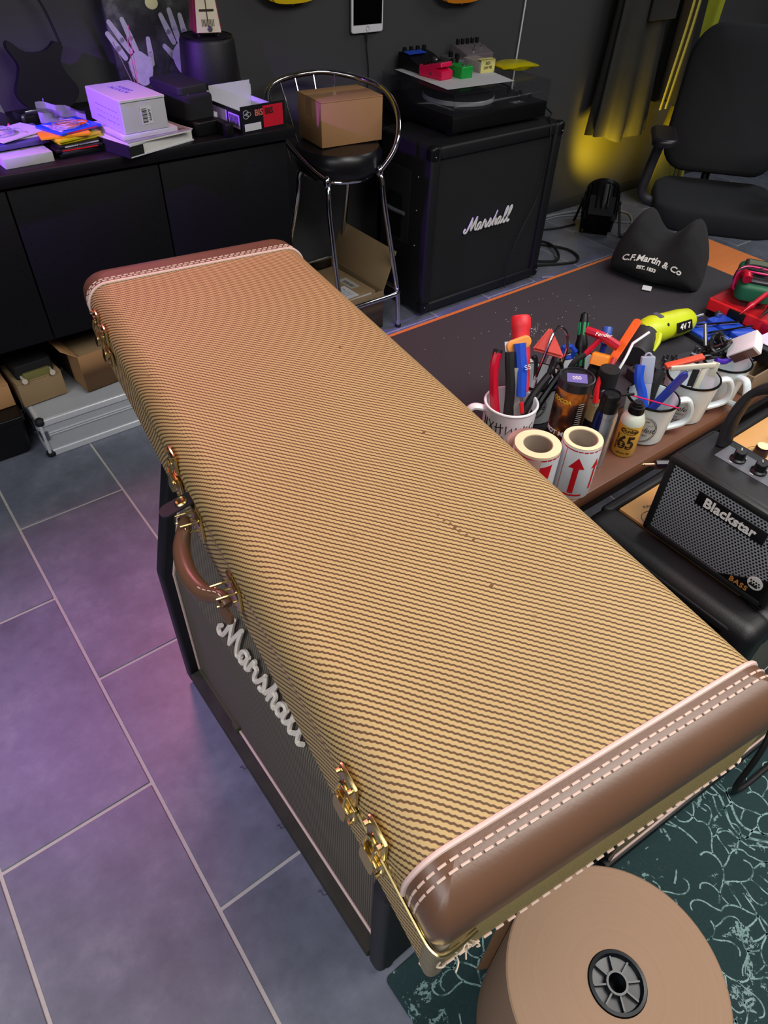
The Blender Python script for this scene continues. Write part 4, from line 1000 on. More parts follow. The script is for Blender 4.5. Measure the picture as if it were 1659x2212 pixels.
# ================================================================== WALL: tablet and cables
tb = thing('tablet', 'white-framed tablet mounted on the back wall above the bar stool', 'tablet', (1.983, YW-.012, 1.108), 0)
b = B(); b.rbox(-.078, .078, -.120, .120, 0, .009, .010, .003, .002, m=TR(0, 0, 0, 90)); obj('frame', b, WHITEM, tb)
b = B(); b.bx(-.070, .070, -.0105, -.0095, -.092, .098); obj('screen', b, SCREEN, tb)
b = B(); b.tube([(.008*math.cos(a), -.0098, -.106+.008*math.sin(a)) for a in [2*PI*i/18 for i in range(18)]], .0007, 5, True); obj('home_button', b, STEEL, tb)
b = B(); b.bx(-.03, .03, 0, .012, -.05, .05); obj('wall_bracket', b, BLACK, tb)
b = B(); b.tube(cr([(1.983, YW-.014, .985), (1.985, YW-.012, .94), (2.0, YW-.008, .84), (1.99, YW-.008, .72), (2.0, YW-.01, .55)], 6), .0028, 6); b.cyl(.0045, .03, TR(1.983, YW-.014, .955), 8)
single('charging_cable', b, RUBBER, 'thin black charging cable hanging under the wall tablet', 'cable')
b = B(); b.tube([(2.90, YW-.008, 1.6), (2.895, YW-.008, 1.05), (2.885, YW-.008, .80), (2.88, YW-.006, .5)], .004, 8)
single('wall_cable', b, WHITEM, 'white cable running down the back wall right of the turntable', 'cable')

# ================================================================== RIGHT CORNER: garments, gig bag, stage light, cables
def garment(name, label, x0, x1, yb, zt5, zb5, m, folds, seed, skew=0, cat='garment'):
    r = random.Random(seed); g = thing(name, label, cat, ((x0+x1)/2, yb, 0)); b = B(); N = 44; rg = []
    ph = [r.uniform(0, 6.28) for _ in range(6)]
    for j in range(15):
        v = j/14; z_ = zt5+(zb5-zt5)*v; w = (x1-x0)/2*(.80+.28*v); row = []
        for i in range(N):
            a = 2*PI*i/N; k = 1+(.05+.10*v)*math.sin(folds*a+ph[0]+.7*v)+.05*v*math.sin(folds*1.7*a+ph[1])
            row.append((w*math.cos(a)*k+skew*v, (.045+.02*v)*math.sin(a)*(1+.45*v*math.sin(folds*a+ph[2])), z_+(.012*math.sin(3*a+ph[3])+.016*math.cos(a+ph[4]))*(v > .95)))
        rg.append(row)
    b.rings(rg, True, True); o_ = obj('cloth', b, m, g, ang=80); return g
OLIVEC = mat('dark_waxed_cloth', '#252522', .75, noise=(14, .3), bump=(160, .4)); BLKC = mat('black_wool_cloth', '#17171a', .95, noise=(60, .3), bump=(300, .4))
g1 = garment('jacket', 'long dark jacket hanging on the wall, its hem lit yellow', 3.43, 3.83, 2.60, 1.55, .42, OLIVEC, 7, 3, .03)
b = B(); b.tube(cr([(-.16, 0, 1.50), (0, 0, 1.60), (.16, 0, 1.50)], 6), .008, 8); b.tube(cr([(0, 0, 1.60), (0, .02, 1.66), (0, .10, 1.66)], 5), .004, 6); obj('hanger', b, BLACK, g1)
b = B(); b.bx(-.02, .20, -.078, -.066, .95, 1.4, .006); obj('pocket_flap', b, mat('navy_cloth', '#1b1d26', .9, bump=(300, .4)), g1)
garment('coat', 'narrow black coat hanging right of the dark jacket', 3.98, 4.14, 2.60, 1.55, .55, BLKC, 6, 8, .02)
gs = thing('scarf', 'yellowish strap hanging between the dark jacket and the black coat', 'scarf', (3.93, 2.50, 0))
for k, x_ in enumerate((-.03, .02)):
    b = B(); b.tube(cr([(x_+.03, .02, 1.5), (x_+.02, .0, 1.0), (x_-.01, -.01, .7), (x_-.02, .0, .53)], 7), .011, 8); bmesh.ops.scale(b.bm, vec=(1, .4, 1), verts=b.bm.verts); obj('strap', b, mat('khaki_webbing', '#9a9340', .8), gs)
g3 = garment('scarf', 'bright yellow-green cloth edge hanging behind the office chair', 4.32, 4.40, 2.62, 1.5, .74, mat('yellow_green_cloth', '#8f9418', .8), 4, 12, -.1, 'scarf')
gb = thing('gig_bag', 'olive padded gig bag leaning in the corner behind the chair', 'gig bag', (4.09, 2.47, 0), -8)
b = B(); rg = []
for j in range(13):
    v = j/12; w = .15*math.sin(PI*min(1, .22+v*.72))**.6*(1-.25*v); rg.append([(w*math.cos(a), .075*(1-.3*v)*math.sin(a)+.05*v, .52*v) for a in [2*PI*i/24 for i in range(24)]])
b.rings(rg); obj('bag_body', b, mat('olive_nylon', '#5c5a20', .5, noise=(16, .3), bump=(40, .5)), gb)
b = B(); b.tube(cr([(.02, -.078, .02), (.04, -.080, .15), (.035, -.060, .35), (.02, -.02, .50)], 8), .009, 8); obj('piping', b, mat('khaki_webbing', ''), gb)
b = B(); b.tube(cr([(-.08, -.068, .10), (-.04, -.085, .2), (-.06, -.07, .32), (0, -.06, .45)], 8), .003, 6); obj('zip', b, BLACK, gb)
# stage light
PL = Vector((3.40, 2.40, .150)); PT = Vector((3.80, 2.72, .48)); 
pr_ = thing('stage_light', 'black finned LED stage light on the floor throwing yellow light up the wall', 'stage light', (3.40, 2.40, 0))
MA = AIM(PL-Vector((3.40, 2.40, 0)), PT-Vector((3.40, 2.40, 0))) @ Matrix.Scale(1.3, 4)
b = B(); b.lathe([(.055, -.085), (.062, -.08), (.066, .04), (.072, .045), (.072, .060), (.062, .060), (.060, .048), (.002, .047)], 28, MA, True, False); obj('housing', b, BLACK, pr_)
for i in range(20):
    b = B(); b.bx(.058, .075, -.0016, .0016, -.080, .042, 0, m=MA @ TR(rz=18*i)); obj('cooling_fin', b, BLACK, pr_)
for i in range(11):
    b = B(); b.bx(-.052 if abs(i-5) > 3 else -.064, .052 if abs(i-5) > 3 else .064, -.060+.012*i-.0015, -.060+.012*i+.0015, -.115, -.02, 0, m=MA); obj('cooling_fin', b, BLACK, pr_)
b = B(); b.cyl(.058, .003, MA @ TR(0, 0, .050), 24)
tm = NT('lit_yellow_lens'); tm.set(Base_Color=lin('#e0b000')); tm.b.inputs['Emission Color'].default_value = (1, .72, .03, 1); tm.b.inputs['Emission Strength'].default_value = 6; obj('lens', b, tm.m, pr_)
for s in (-1, 1):
    b = B(); q = Vector((PT-PL).cross(Vector((0, 0, 1)))).normalized()*s*.098
    b.tube([(q.x, q.y, .155), (q.x*1.1-.05, q.y*1.1-.075, .006), (q.x*.9-.02, q.y*.9-.10, .006)], .007, 6); b.tube([(q.x, q.y, .155), (q.x*1.1+.05, q.y*1.1+.06, .006)], .007, 6); b.sphere(.012, TR(q.x, q.y, .155), 10); obj('bracket_leg', b, BLACK, pr_)
dirv = (PT-PL).normalized()
light('yellow_stage_spot', 'SPOT', PL+dirv*.095, PT, 42.0, (1.0, .66, .02), spot_size=math.radians(110), spot_blend=1.0, shadow_soft_size=.05)
def cable(label, pts, r, m, group=None):
    b = B(); b.tube(cr(pts, 8), r, 6); return single('floor_cable', b, m, label, 'cable', group=group)
GCAB = mat('grey_cable', '#8b8c90', .6)
cable('thick black cable looped on the tiles right of the corner cabinet', [(2.70, 2.25, .008), (2.95, 2.15, .008), (3.03, 2.28, .008), (2.90, 2.45, .008), (2.74, 2.42, .008), (2.72, 2.3, .016), (2.86, 2.20, .020), (2.98, 2.38, .020), (2.85, 2.55, .008)], .007, RUBBER)
cable('black cable running along the skirting to the stage light', [(2.72, 2.60, .007), (3.0, 2.58, .007), (3.2, 2.52, .007), (3.34, 2.50, .007)], .006, RUBBER)
cable('pale grey cable bundle lying along the skirting', [(2.70, 2.66, .007), (3.0, 2.65, .007), (3.3, 2.67, .007), (3.6, 2.60, .007), (3.75, 2.45, .007), (3.60, 2.30, .007), (3.45, 2.26, .007)], .006, GCAB)
cable('thin pale cable curling around the stage light', [(3.10, 2.62, .005), (3.35, 2.64, .005), (3.55, 2.52, .005), (3.60, 2.38, .005), (3.72, 2.32, .005)], .004, GCAB)
cable('small pale cable loop at the corner cabinet foot', [(2.66, 2.05, .005), (2.72, 2.00, .005), (2.73, 2.08, .005), (2.66, 2.12, .005)], .005, GCAB)
cable('white cable hanging at the side of the corner cabinet', [(2.66, 2.20, .006), (2.69, 2.22, .10), (2.70, 2.28, .22), (2.68, 2.36, .30)], .005, GCAB)

# ================================================================== OFFICE CHAIR
ch = thing('office_chair', 'black mesh office chair with armrests standing behind the workbench', 'office chair', (3.19, 1.68, 0), -51)
def slabgrid(name, w0, w1, h, th, curve, m, M_, par, nx=14, ny=12, R=.06):
    b = B(); prof_ = rrect(-.5, .5, 0, 1, .22, 6); rg = []
    def P(u, v, zz):
        w = w0+(w1-w0)*v; return (u*w, zz+curve*(1-4*u*u)*-1+.03*math.sin(v*PI), v*h)
    out = [P(u, v, 0) for u, v in prof_]
    F = []
    for k, sc2 in ((0, .93), (.15, .98), (.5, 1.0), (.85, .98), (1, .93)):
        F.append([P(u*sc2, .5+(v-.5)*sc2, (k-.5)*th) for u, v in prof_])
    b.rings(F, False, False)
    # fan caps with inner rings
    for f0, k in ((F[0], 0), (F[-1], 1)):
        inner = []
        for sc2 in (.93, .7, .4, .1): inner.append([P(u*sc2, .5+(v-.5)*sc2, (k-.5)*th) for u, v in prof_])
        b.rings(inner, False, True)
    bmesh.ops.transform(b.bm, matrix=M_, verts=b.bm.verts); return obj(name, b, m, par, ang=60)
bkr = slabgrid('backrest', .53, .46, .60, .05, .06, MESHF, TR(.03, .235, .455, -22), ch)
slabgrid('seat', .56, .54, .50, .095, -.02, mat('dark_seat_fabric', '#17181d', .95, noise=(300, .3), bump=(600, .5)), TR(.03, -.255, .405, -90), ch)
for s in (-1, 1):
    b = B(); b.rbox(-.055, .055, -.15, .11, 0, .034, .05, .015, .008, m=TR(s*.275, -.02, .645)); ar = obj('armrest', b, mat('dark_armrest_pad', '#1f1b20', .35), ch)
    b = B(); b.tube(cr([(s*.275, .0, .645), (s*.295, .0, .50), (s*.29, .0, .40), (s*.16, 0, .355)], 6), .022, 10); obj('arm_post', b, mat('dark_grey_plastic', '#2a282e', .5), ar)
b = B(); b.bx(-.10, .10, -.12, .14, .335, .372, .012); b.tube([(.08, -.10, .352), (.26, -.16, .345)], .007, 8); b.tube([(-.08, -.08, .352), (-.25, -.16, .345), (-.26, -.22, .343)], .010, 8); obj('tilt_mechanism', b, BLACK, ch)
b = B(); b.tube([(0, .12, .36), (0, .25, .38), (0, .275, .50), (0, .31, .62)], .02, 10); obj('back_spine', b, BLACK, ch)
b = B(); b.cyl(.03, .16, TR(0, 0, .10)); b.cyl(.018, .10, TR(0, 0, .25)); obj('gas_lift', b, BLACK, ch)
for k in range(5):
    a = 72*k+20
    b = B(); b.tube([(0, 0, .105), (.14, 0, .095), (.28, 0, .075)], [.026, .020, .015], 8, m=TR(rz=a)); lg = obj('base_arm', b, BLACK, ch)
    b = B(); b.cyl(.026, .044, TR(rz=a) @ TR(.285, -.022, .028, -90), 14); b.cyl(.008, .04, TR(rz=a) @ TR(.285, 0, .04), 8); obj('castor', b, RUBBER, lg)

# ================================================================== WORKBENCH
desk = thing('workbench', 'workbench with dark mat and wooden front edge covered in tools', 'workbench', (1.46, .825, 0))
def dx(x_): return x_-1.46
def dy(y_): return y_-.825
DX0, DX1, DY0, DY1, ZD = .80, 2.13, .500, 1.165, .67
b = B(); b.bx(dx(DX0), dx(DX1), dy(.655), dy(DY1), ZD-.028, ZD, .002); obj('desktop', b, WOODO, desk)
b = B(); b.bx(dx(DX0), dx(DX1), dy(DY0), dy(.6545), ZD-.030, ZD, .003); obj('desktop_front', b, WOOD, desk)  # front of the same desk top; tone step imitates the coloured light
DKW = mat('dark_brown_panel', '#2a201c', .6)
for x_ in (DX0+.03, DX1-.05):
    b = B(); b.bx(dx(x_), dx(x_+.025), dy(DY0+.03), dy(DY1-.03), 0, ZD-.03, .002); obj('leg_panel', b, DKW, desk)
b = B(); b.bx(dx(DX0+.055), dx(DX1-.05), dy(DY1-.06), dy(DY1-.04), .25, ZD-.03); b.bx(dx(DX0+.055), dx(DX1-.05), dy(DY0+.035), dy(DY0+.055), ZD-.11, ZD-.03); obj('apron', b, DKW, desk)
b = B(); b.rbox(.812, 1.945, .640, 1.150, 0, .003, .008); single('desk_mat', b, MAT, 'large dark grey mat covering most of the workbench', 'mat', (0, 0, ZD))
ZM = ZD+.003
b = B()
for k in range(70):
    a, r = rnd.uniform(0, 6.28), abs(rnd.gauss(0, .028)); b.box(*(rnd.uniform(.0005, .0016) for _ in range(3)), m=TR(1.235+r*math.cos(a), .985+r*math.sin(a), ZM+.0005, 0, 0, rnd.uniform(0, 90)))
for k in range(40): b.box(.0012, .001, .001, m=TR(rnd.uniform(.95, 1.5), rnd.uniform(.85, 1.1), ZM+.0005))
o_ = single('wood_dust', b, WPAPER, 'sprinkle of pale dust and chips on the dark mat', 'dust'); o_['kind'] = 'stuff'

# plush neck rest
bgs = thing('neck_rest', 'black cushion with two ears and white embroidered lettering on the workbench mat', 'cushion', (1.745, 1.000, ZM), -72)
b = B(); rg = []; NL = 33; NA = 40
for i in range(NL):
    s = -1+2*i/(NL-1)
    e = max(0.0, 1-abs(s)**4)**.5
    ear = math.exp(-((abs(s)-.62)/.34)**2)
    hh = (.112+.066*ear)*(.35+.65*e); dep = .096*(.30+.70*e); ring = []
    for k in range(NA):
        a = 2*PI*k/NA; c, sn = math.cos(a), math.sin(a)
        zc = .5+.5*sn; narrowing = 1-.28*zc**2
        yy = dep*math.copysign(abs(c)**.75, c)*narrowing+.012*zc
        zz = hh*(.5+.5*math.copysign(abs(sn)**.8, sn))
        xx = s*.126*(1-.04*zc)+.012*math.sin(zc*2)*0
        if zc > .6: yy += -.012*ear*math.sin((zc-.6)*5); xx -= .012*math.copysign(1, s)*ear*(zc-.6)
        wr = .0025*math.sin(9*a+5*s)*(.3+zc)
        ring.append((xx, yy+wr, zz))
    rg.append(ring)
b.rings(rg)
from mathutils.bvhtree import BVHTree
b.bm.normal_update(); TREE = BVHTree.FromBMesh(b.bm); obj('cushion_body', b, FABRIC, bgs, ang=75)
def onface(p):
    # lettering laid on the sloping front of the cushion
    zz = .074+p.y*.86-2.0*p.x*p.x; h = TREE.ray_cast(Vector((p.x, -.4, zz)), Vector((0, 1, 0)))[0]
    return Vector((p.x, (h.y if h else -.07)-.0008-p.z, zz))
text('lettering', 'C.F.Martin & Co', .0255, WHITEL, bgs, TR(), ext=.0010, warp=onface, shear=.15, sx=.95, bold=.0005)
text('lettering', 'EST. 1833', .013, WHITEL, bgs, TR(), ext=.0010, warp=lambda p: onface(Vector((p.x-.008, p.y-.026, p.z))), bold=.0005)
b = B(); b.bx(-.012, .012, -.020, 0, 0, .0012, m=TR(.010, -.088, .008, 12, 0, 12)); obj('care_label', b, WPAPER, bgs)

# ---- mugs
def mug(name, label, x, y, rz, r0, r1, h, body, rim, hrz, hs=1.0, logo=None, group=None):
    t_ = thing(name, label, 'mug', (x, y, ZM if y > .64+r1 else ZD), rz, group)
    b = B(); b.lathe([(.001, .0015), (r0-.004, 0), (r0, .004), (r1, h), (r1-.003, h+.0015), (r1-.0045, h-.001), (r0-.005, .006), (.001, .005)], 40, cap0=False, cap1=False); obj('mug_body', b, body, t_)
    b = B(); b.tube([((r1-.001)*math.cos(a), (r1-.001)*math.sin(a), h) for a in [2*PI*i/40 for i in range(40)]], .0026, 8, True); obj('rim', b, rim, t_)
    b = B(); P = cr([(r1-.002, 0, h*.86), (r1+.022*hs, 0, h*.90), (r1+.036*hs, 0, h*.62), (r1+.030*hs, 0, h*.32), (r0+.001, 0, h*.16)], 7)
    R = []; 
    b.tube(P, .0062, 10); bmesh.ops.scale(b.bm, vec=(1, 1.35, 1), verts=b.bm.verts); bmesh.ops.transform(b.bm, matrix=TR(rz=hrz), verts=b.bm.verts); obj('handle', b, body, t_)
    return t_
def festlogo(t_, r, z0, rz):
    W = cylwarp(r)
    b = B()
    for R_ in (.030, .0275):
        b.tube([W(Vector((R_*math.cos(a), z0+R_*math.sin(a), .0003))) for a in [2*PI*i/36 for i in range(36)]], .0005, 4, True)
    for s in (-1, 1): b.tube([W(Vector((s*.010, z0+.011, .0003))), W(Vector((s*.021, z0+.011, .0003)))], .0005, 4)
    bmesh.ops.transform(b.bm, matrix=TR(rz=rz), verts=b.bm.verts); lg = obj('printed_emblem', b, INK, t_)
    def add(s, sz, yy, sh=0, sx=1): text('lettering', s, sz, INK, lg, TR(rz=rz), ext=.0002, shear=sh, sx=sx, warp=lambda p: W(Vector((p.x, p.y+z0+yy, p.z+.0003))))
    add('Tonefest', .0155, -.001, .35, .95); add('GALLERY', .006, -.013, 0, 1.2); add('2021', .0045, .011); add('GUITARS & AMPS', .0035, .019); add('MUSIC', .0035, -.021)
m1 = mug('mug', 'black-rimmed enamel mug holding a frosted case and navy knife, nearest the yellow bottle', 1.112, .560, 0, .042, .050, .090, ENAMEL, RIM, -34, 1, group=None)
festlogo(m1, .0475, .042, -66)
m2 = mug('mug', 'white enamel mug with black rim holding a cream plastic frame, middle one of three', 1.240, .557, 0, .044, .053, .092, ENAMEL, RIM, -34, 1.05); festlogo(m2, .0500, .042, -72)
m3 = mug('mug', 'white enamel mug with black rim holding a white perforated box, farthest along the bench edge', 1.358, .557, 0, .043, .052, .090, ENAMEL, RIM, -112, .95)
m4 = mug('mug', 'enamel mug lit violet, standing between the lettered mug and the cocoa canister', .977, .735, 0, .043, .051, .088, ENAMEL, RIM, 60, 1); festlogo(m4, .0485, .048, -58)
m5 = mug('mug', 'enamel tool mug hidden behind the cocoa canister and the silver can', 1.085, .712, 0, .043, .051, .088, ENAMEL, RIM, 90, 1)
m6 = mug('mug', 'white ceramic mug with bold black strokes holding red-handled pliers', .862, .700, 0, .047, .0505, .093, WHITEM, WHITEM, 148, 1.05)
W6 = cylwarp(.0492); b = B()
def stroke(pts, w=.0011):
    b.tube([W6(Vector((x_, y_, .0002))) for x_, y_ in pts], w, 5)
for pts in ([(-.055, .052), (-.055, .072), (-.047, .052), (-.047, .073)], [(-.042, .072), (-.030, .050)], [(-.030, .072), (-.042, .050)], [(-.024, .072), (-.023, .052)], [(-.027, .062), (-.010, .066)], [(-.016, .073), (-.014, .050)],
            [(-.005, .070), (-.004, .052), (.006, .066), (.008, .050)], [(.014, .068), (.013, .054), (.022, .066), (.024, .050)], [(.030, .062), (.038, .066)], [(.052, .070), (.044, .064), (.046, .054), (.056, .056)], [(.030, .070), (.029, .052)]): stroke(pts, .0012)
for pts in ([(-.05, .040), (-.035, .046), (-.025, .036), (-.036, .026), (-.048, .018), (-.034, .010), (-.022, .018)], [(-.012, .044), (.002, .028), (-.010, .012)], [(.010, .044), (.024, .012)], [(.024, .044), (.010, .012)], [(.036, .044), (.036, .012), (.052, .024)], [(-.060, .044), (-.058, .012)]): stroke(pts, .0026)
bmesh.ops.transform(b.bm, matrix=TR(rz=-46), verts=b.bm.verts); obj('painted_strokes', b, INK, m6)

# ---- label rolls
def roll(name, label, x, y, R, r, h, face, wrap, rz=0):
    t_ = thing(name, label, 'label roll', (x, y, ZD+.0005), rz)
    b = B(); b.lathe([(r, 0), (R, 0), (R, h), (r, h), (r, 0)], 48, cap0=False, cap1=False)
    b.bm.normal_update()
    obj('wound_labels', b, face, t_)
    b = B(); b.lathe([(r, .001), (r, h-.001), (r-.0015, h-.001), (r-.0015, .001), (r, .001)], 40, cap0=False, cap1=False); obj('cardboard_core', b, mat('grey_brown_card', '#9b8a78', .8), t_)
    return t_
CREAMP = mat('cream_label_edges', '#eed7ac', .7, noise=(40, .06)); LABW = mat('white_label_stock', '#d4d6da', .4, noise=(20, .03)); PRED = mat('red_label_print', '#c9101f', .45)
ar = roll('label_roll', 'roll of white labels with red upward arrow standing at the bench edge', .868, .533, .0345, .026, .113, CREAMP, None)
W = cylwarp(.0352)
b = B(); b.lathe([(.0349, .002), (.0352, .003), (.0352, .110), (.0349, .111)], 48, cap0=False, cap1=False); lw = obj('label_wrap', b, LABW, ar)
def flat(parent, Wf, polys, m, rz, name):
    b = B()
    for poly in polys:
        # subdivide along x by triangulated strips: draw as narrow quads rows
        xs = [p[0] for p in poly]; n = 10
        x0_, x1_ = min(xs), max(xs)
        def yr(x_):
            ys = []
            for i in range(len(poly)):
                (ax, ay), (bx_, by_) = poly[i], poly[(i+1) % len(poly)]
                if abs(ax-bx_) < 1e-9:
                    if abs(ax-x_) < 1e-7: ys += [ay, by_]
                elif min(ax, bx_)-1e-9 <= x_ <= max(ax, bx_)+1e-9: ys.append(ay+(by_-ay)*(x_-ax)/(bx_-ax))
            return min(ys), max(ys)
        brk = sorted(set([round(v, 6) for v in xs]+[round(x0_+(x1_-x0_)*i/n, 6) for i in range(n+1)]))
        prev = None
        for xv in brk:
            lo_, hi_ = yr(min(max(xv, x0_), x1_)); cur = (xv, lo_, hi_)
            if prev and (prev[2]-prev[1] > 1e-7 or hi_-lo_ > 1e-7):
                q = [Wf(Vector((prev[0], prev[1], 0))), Wf(Vector((cur[0], cur[1], 0))), Wf(Vector((cur[0], cur[2], 0))), Wf(Vector((prev[0], prev[2], 0)))]
                q = [Matrix.Rotation(math.radians(rz), 4, 'Z') @ v for v in q]
                b.bm.faces.new([b.bm.verts.new(v) for v in q])
            prev = cur
    return obj(name, b, m, parent)
WA = cylwarp(.0355)
flat(lw, WA, [[(-.005, .014), (.005, .014), (.005, .072), (-.005, .072)], [(-.0145, .070), (.0145, .070), (0, .094)], [(-.022, .0075), (.022, .0075), (.022, .0115), (-.022, .0115)],
              [(-.050, .1055), (.050, .1055), (.050, .108), (-.050, .108)], [(-.026, .008), (-.0248, .008), (-.0248, .106), (-.026, .106)], [(.0275, .070), (.046, .070), (.037, .090)], [(.034, .02), (.040, .02), (.040, .072), (.034, .072)]], PRED, -54, 'arrow_print')
gl = roll('label_roll', 'wider label roll with a red wine-glass print, its outer strip peeling open', .797, .572, .0405, .026, .107, CREAMP, None)
b = B(); b.lathe([(.0411, .002), (.0411, .104)], 48, cap0=False, cap1=False); lw = obj('label_wrap', b, LABW, gl)
WA = cylwarp(.0414)
flat(lw, WA, [[(-.004, .050), (.016, .046), (.028, .060), (.030, .090), (-.004, .084)], [(.010, .015), (.014, .015), (.014, .05), (.010, .05)], [(-.050, .099), (.055, .099), (.055, .102), (-.050, .102)], [(-.020, .005), (-.0175, .005), (-.0175, .099), (-.020, .099)], [(-.026, .005), (-.0235, .005), (-.0235, .099), (-.026, .099)], [(-.0, .008), (.026, .008), (.026, .013), (0, .013)]], PRED, -47, 'glass_print')
b = B(); rg = []
for i in range(26):
    a = math.radians(20+i*8.5); R_ = .0425+.011*math.sin(PI*i/25)
    rg.append([(R_*math.cos(a), R_*math.sin(a), .004), (R_*math.cos(a), R_*math.sin(a), .104)])
b.rings(rg, False, False, closed=False); rg2 = [[(x_*1.008, y_*1.008, z_) for x_, y_, z_ in r] for r in rg]; b.rings(rg2, False, False, closed=False); obj('peeling_strip', b, mat('pale_pink_backing', '#cfa39a', .5), gl)

# ---- canister, cans and bottles
ca = thing('canister', 'cocoa canister with dark lid and orange-brown print behind the label rolls', 'canister', (.957, .636, ZD), 0)
t = NT('brown_orange_print'); t.set(Roughness=.3); t.col(t.ramp(t.noise(16, 3), [(.40, '#1d0f0c'), (.50, '#4a2413'), (.60, '#c06a22'), (.70, '#d98a3a')]))
b = B(); b.lathe([(.0325, 0), (.0325, .148)], 44, cap1=False); obj('canister_body', b, t.m, ca)
b = B(); b.lathe([(.0335, .134), (.0335, .151), (.031, .1515), (.0305, .147), (.001, .147)], 44, cap0=False, cap1=False); ld = obj('canister_lid', b, mat('charcoal_plastic', '#232226', .3), ca)
b = B(); b.prism([(-.020, -.013), (.017, -.017), (.021, .014), (-.016, .017)], .0006, TR(0, 0, .1472, 0, 0, -40)); dl = obj('lid_label', b, mat('violet_label', '#6e66a8', .5), ld)
text('lettering', '000', .016, WHITEL, dl, TR(0, 0, .148, 0, 0, -38), ext=.0002, sx=.7)
Wc = cylwarp(.0328)
text('lettering', 'COCOA', .011, mat('gold_print', '#d6a82c', .4), ca, TR(rz=-88), ext=.0003, warp=lambda p: Wc(Vector((p.x, p.y+.112, p.z))), bold=.0004)
text('lettering', 'HOT MIX', .013, WHITEL, ca, TR(rz=-80), ext=.0003, warp=lambda p: Wc(Vector((p.x, p.y+.040, p.z))), bold=.0004)
b = B()
for i in range(11): b.tube([Wc(Vector((.008, .06+.005*i, .0002))), Wc(Vector((.020, .06+.005*i, .0002)))], .0006, 4)
bmesh.ops.transform(b.bm, matrix=TR(rz=-42), verts=b.bm.verts); obj('small_print', b, GREYC, ca, kind='stuff')
sc2 = thing('spray_can', 'silver and blue aerosol can with black cap beside the arrow label roll', 'aerosol can', (.957, .556, ZD))
t = NT('brushed_can'); t.set(Roughness=.28, Metallic=.85); o_ = t.xyz(); t.col(t.mix(t.math('GREATER_THAN', t.math('ADD', o_[0], t.math('MULTIPLY', o_[1], -.9)), -.014), '#26346e', '#b4b8c0'))
b = B(); b.lathe([(.019, 0), (.0205, .003), (.0205, .108), (.0195, .112), (.0200, .114), (.0185, .121), (.0165, .127)], 36); obj('can_body', b, t.m, sc2)
b = B(); b.lathe([(.0175, .124), (.0178, .143), (.0165, .145), (.0165, .1475), (.0160, .157), (.0145, .159), (.0140, .1565), (.001, .1565)], 36, cap1=False); cap = obj('cap', b, BLACK, sc2)
b = B(); b.tube([(.014, -.004, .151), (.042, -.016, .150)], .0026, 8); obj('nozzle', b, BLACK, cap)
b = B(); b.tube([(.993, .542, .819), (1.097, .497, .775)], .0014, 8); single('spray_straw', b, mat('hot_pink_plastic', '#d3145a', .4), 'thin pink spray straw spanning from the aerosol cap to the nearest mug rim', 'straw')
bo = thing('oil_bottle', 'yellow fretboard oil bottle with black cap and large 65 on it', 'bottle', (1.036, .545, ZD))
LEM = mat('lemon_oil', '#d9a83e', .25, noise=(9, .06)); TRB = mat('cloudy_plastic', '#c8cdbd', .35)
b = B(); b.lathe([(.0205, 0), (.0225, .003), (.0225, .072)], 36, cap1=False); obj('bottle_body', b, LEM, bo)
b = B(); b.lathe([(.0225, .072), (.0224, .078), (.018, .090), (.0125, .094), (.0125, .098)], 36, cap0=False); obj('bottle_shoulder', b, TRB, bo)
b = B(); b.lathe([(.0145, .094), (.0145, .107), (.011, .108), (.0105, .112), (.0085, .1125), (.0085, .116), (.001, .116)], 30, cap1=False)
for k in range(20): b.bx(.0142, .0150, -.0007, .0007, .095, .106, m=TR(rz=18*k))
obj('cap', b, BLACK, bo)
Wb = cylwarp(.0229)
def bt(s, sz, yy, mm, **k): text('lettering', s, sz, mm, bo, TR(rz=-58), ext=.0003, warp=lambda p: Wb(Vector((p.x, p.y+yy, p.z))), **k)
BRN = mat('dark_brown_print', '#2c1408', .5)
bt('65', .040, .034, BRN, bold=.0012, sx=.82); bt('Dunlop', .0105, .062, BRN, shear=.15, bold=.0003); bt("LEMON OIL", .0052, .010, BRN)
b = B(); b.tube([Wb(Vector((.0175*math.cos(a), .062+.0065*math.sin(a), .0002))) for a in [2*PI*i/30 for i in range(30)]], .0005, 4, True); bmesh.ops.transform(b.bm, matrix=TR(rz=-58), verts=b.bm.verts); obj('oval_border', b, BRN, bo)
text('lettering', 'FRETBOARD', .0065, BRN, bo, TR(rz=-58), ext=.0003, warp=lambda p: Wb(Vector((-.0185-p.y, p.x+.034, p.z))))
cb = thing('dye_bottle', 'dark bottle with tall black cap and cream label behind the aerosol can', 'bottle', (1.045, .628, ZD))
b = B(); b.lathe([(.0225, 0), (.0235, .003), (.0235, .092), (.017, .105), (.013, .108)], 32); obj('bottle_body', b, mat('smoked_bottle', '#23212e', .15), cb)
b = B(); b.lathe([(.0195, .106), (.0195, .140), (.018, .1415), (.001, .1415)], 32, cap1=False); obj('cap', b, BLACKM, cb)
b = B(); b.lathe([(.0239, .03), (.0239, .085)], 32, cap0=False, cap1=False); obj('paper_label', b, mat('cream_label', '#cbbf86', .6), cb)
text('lettering', 'CUSTOM', .010, WHITEL, cb, TR(rz=-50), ext=.0003, warp=lambda p: cylwarp(.0243)(Vector((p.x, p.y+.070, p.z))), bold=.0003)

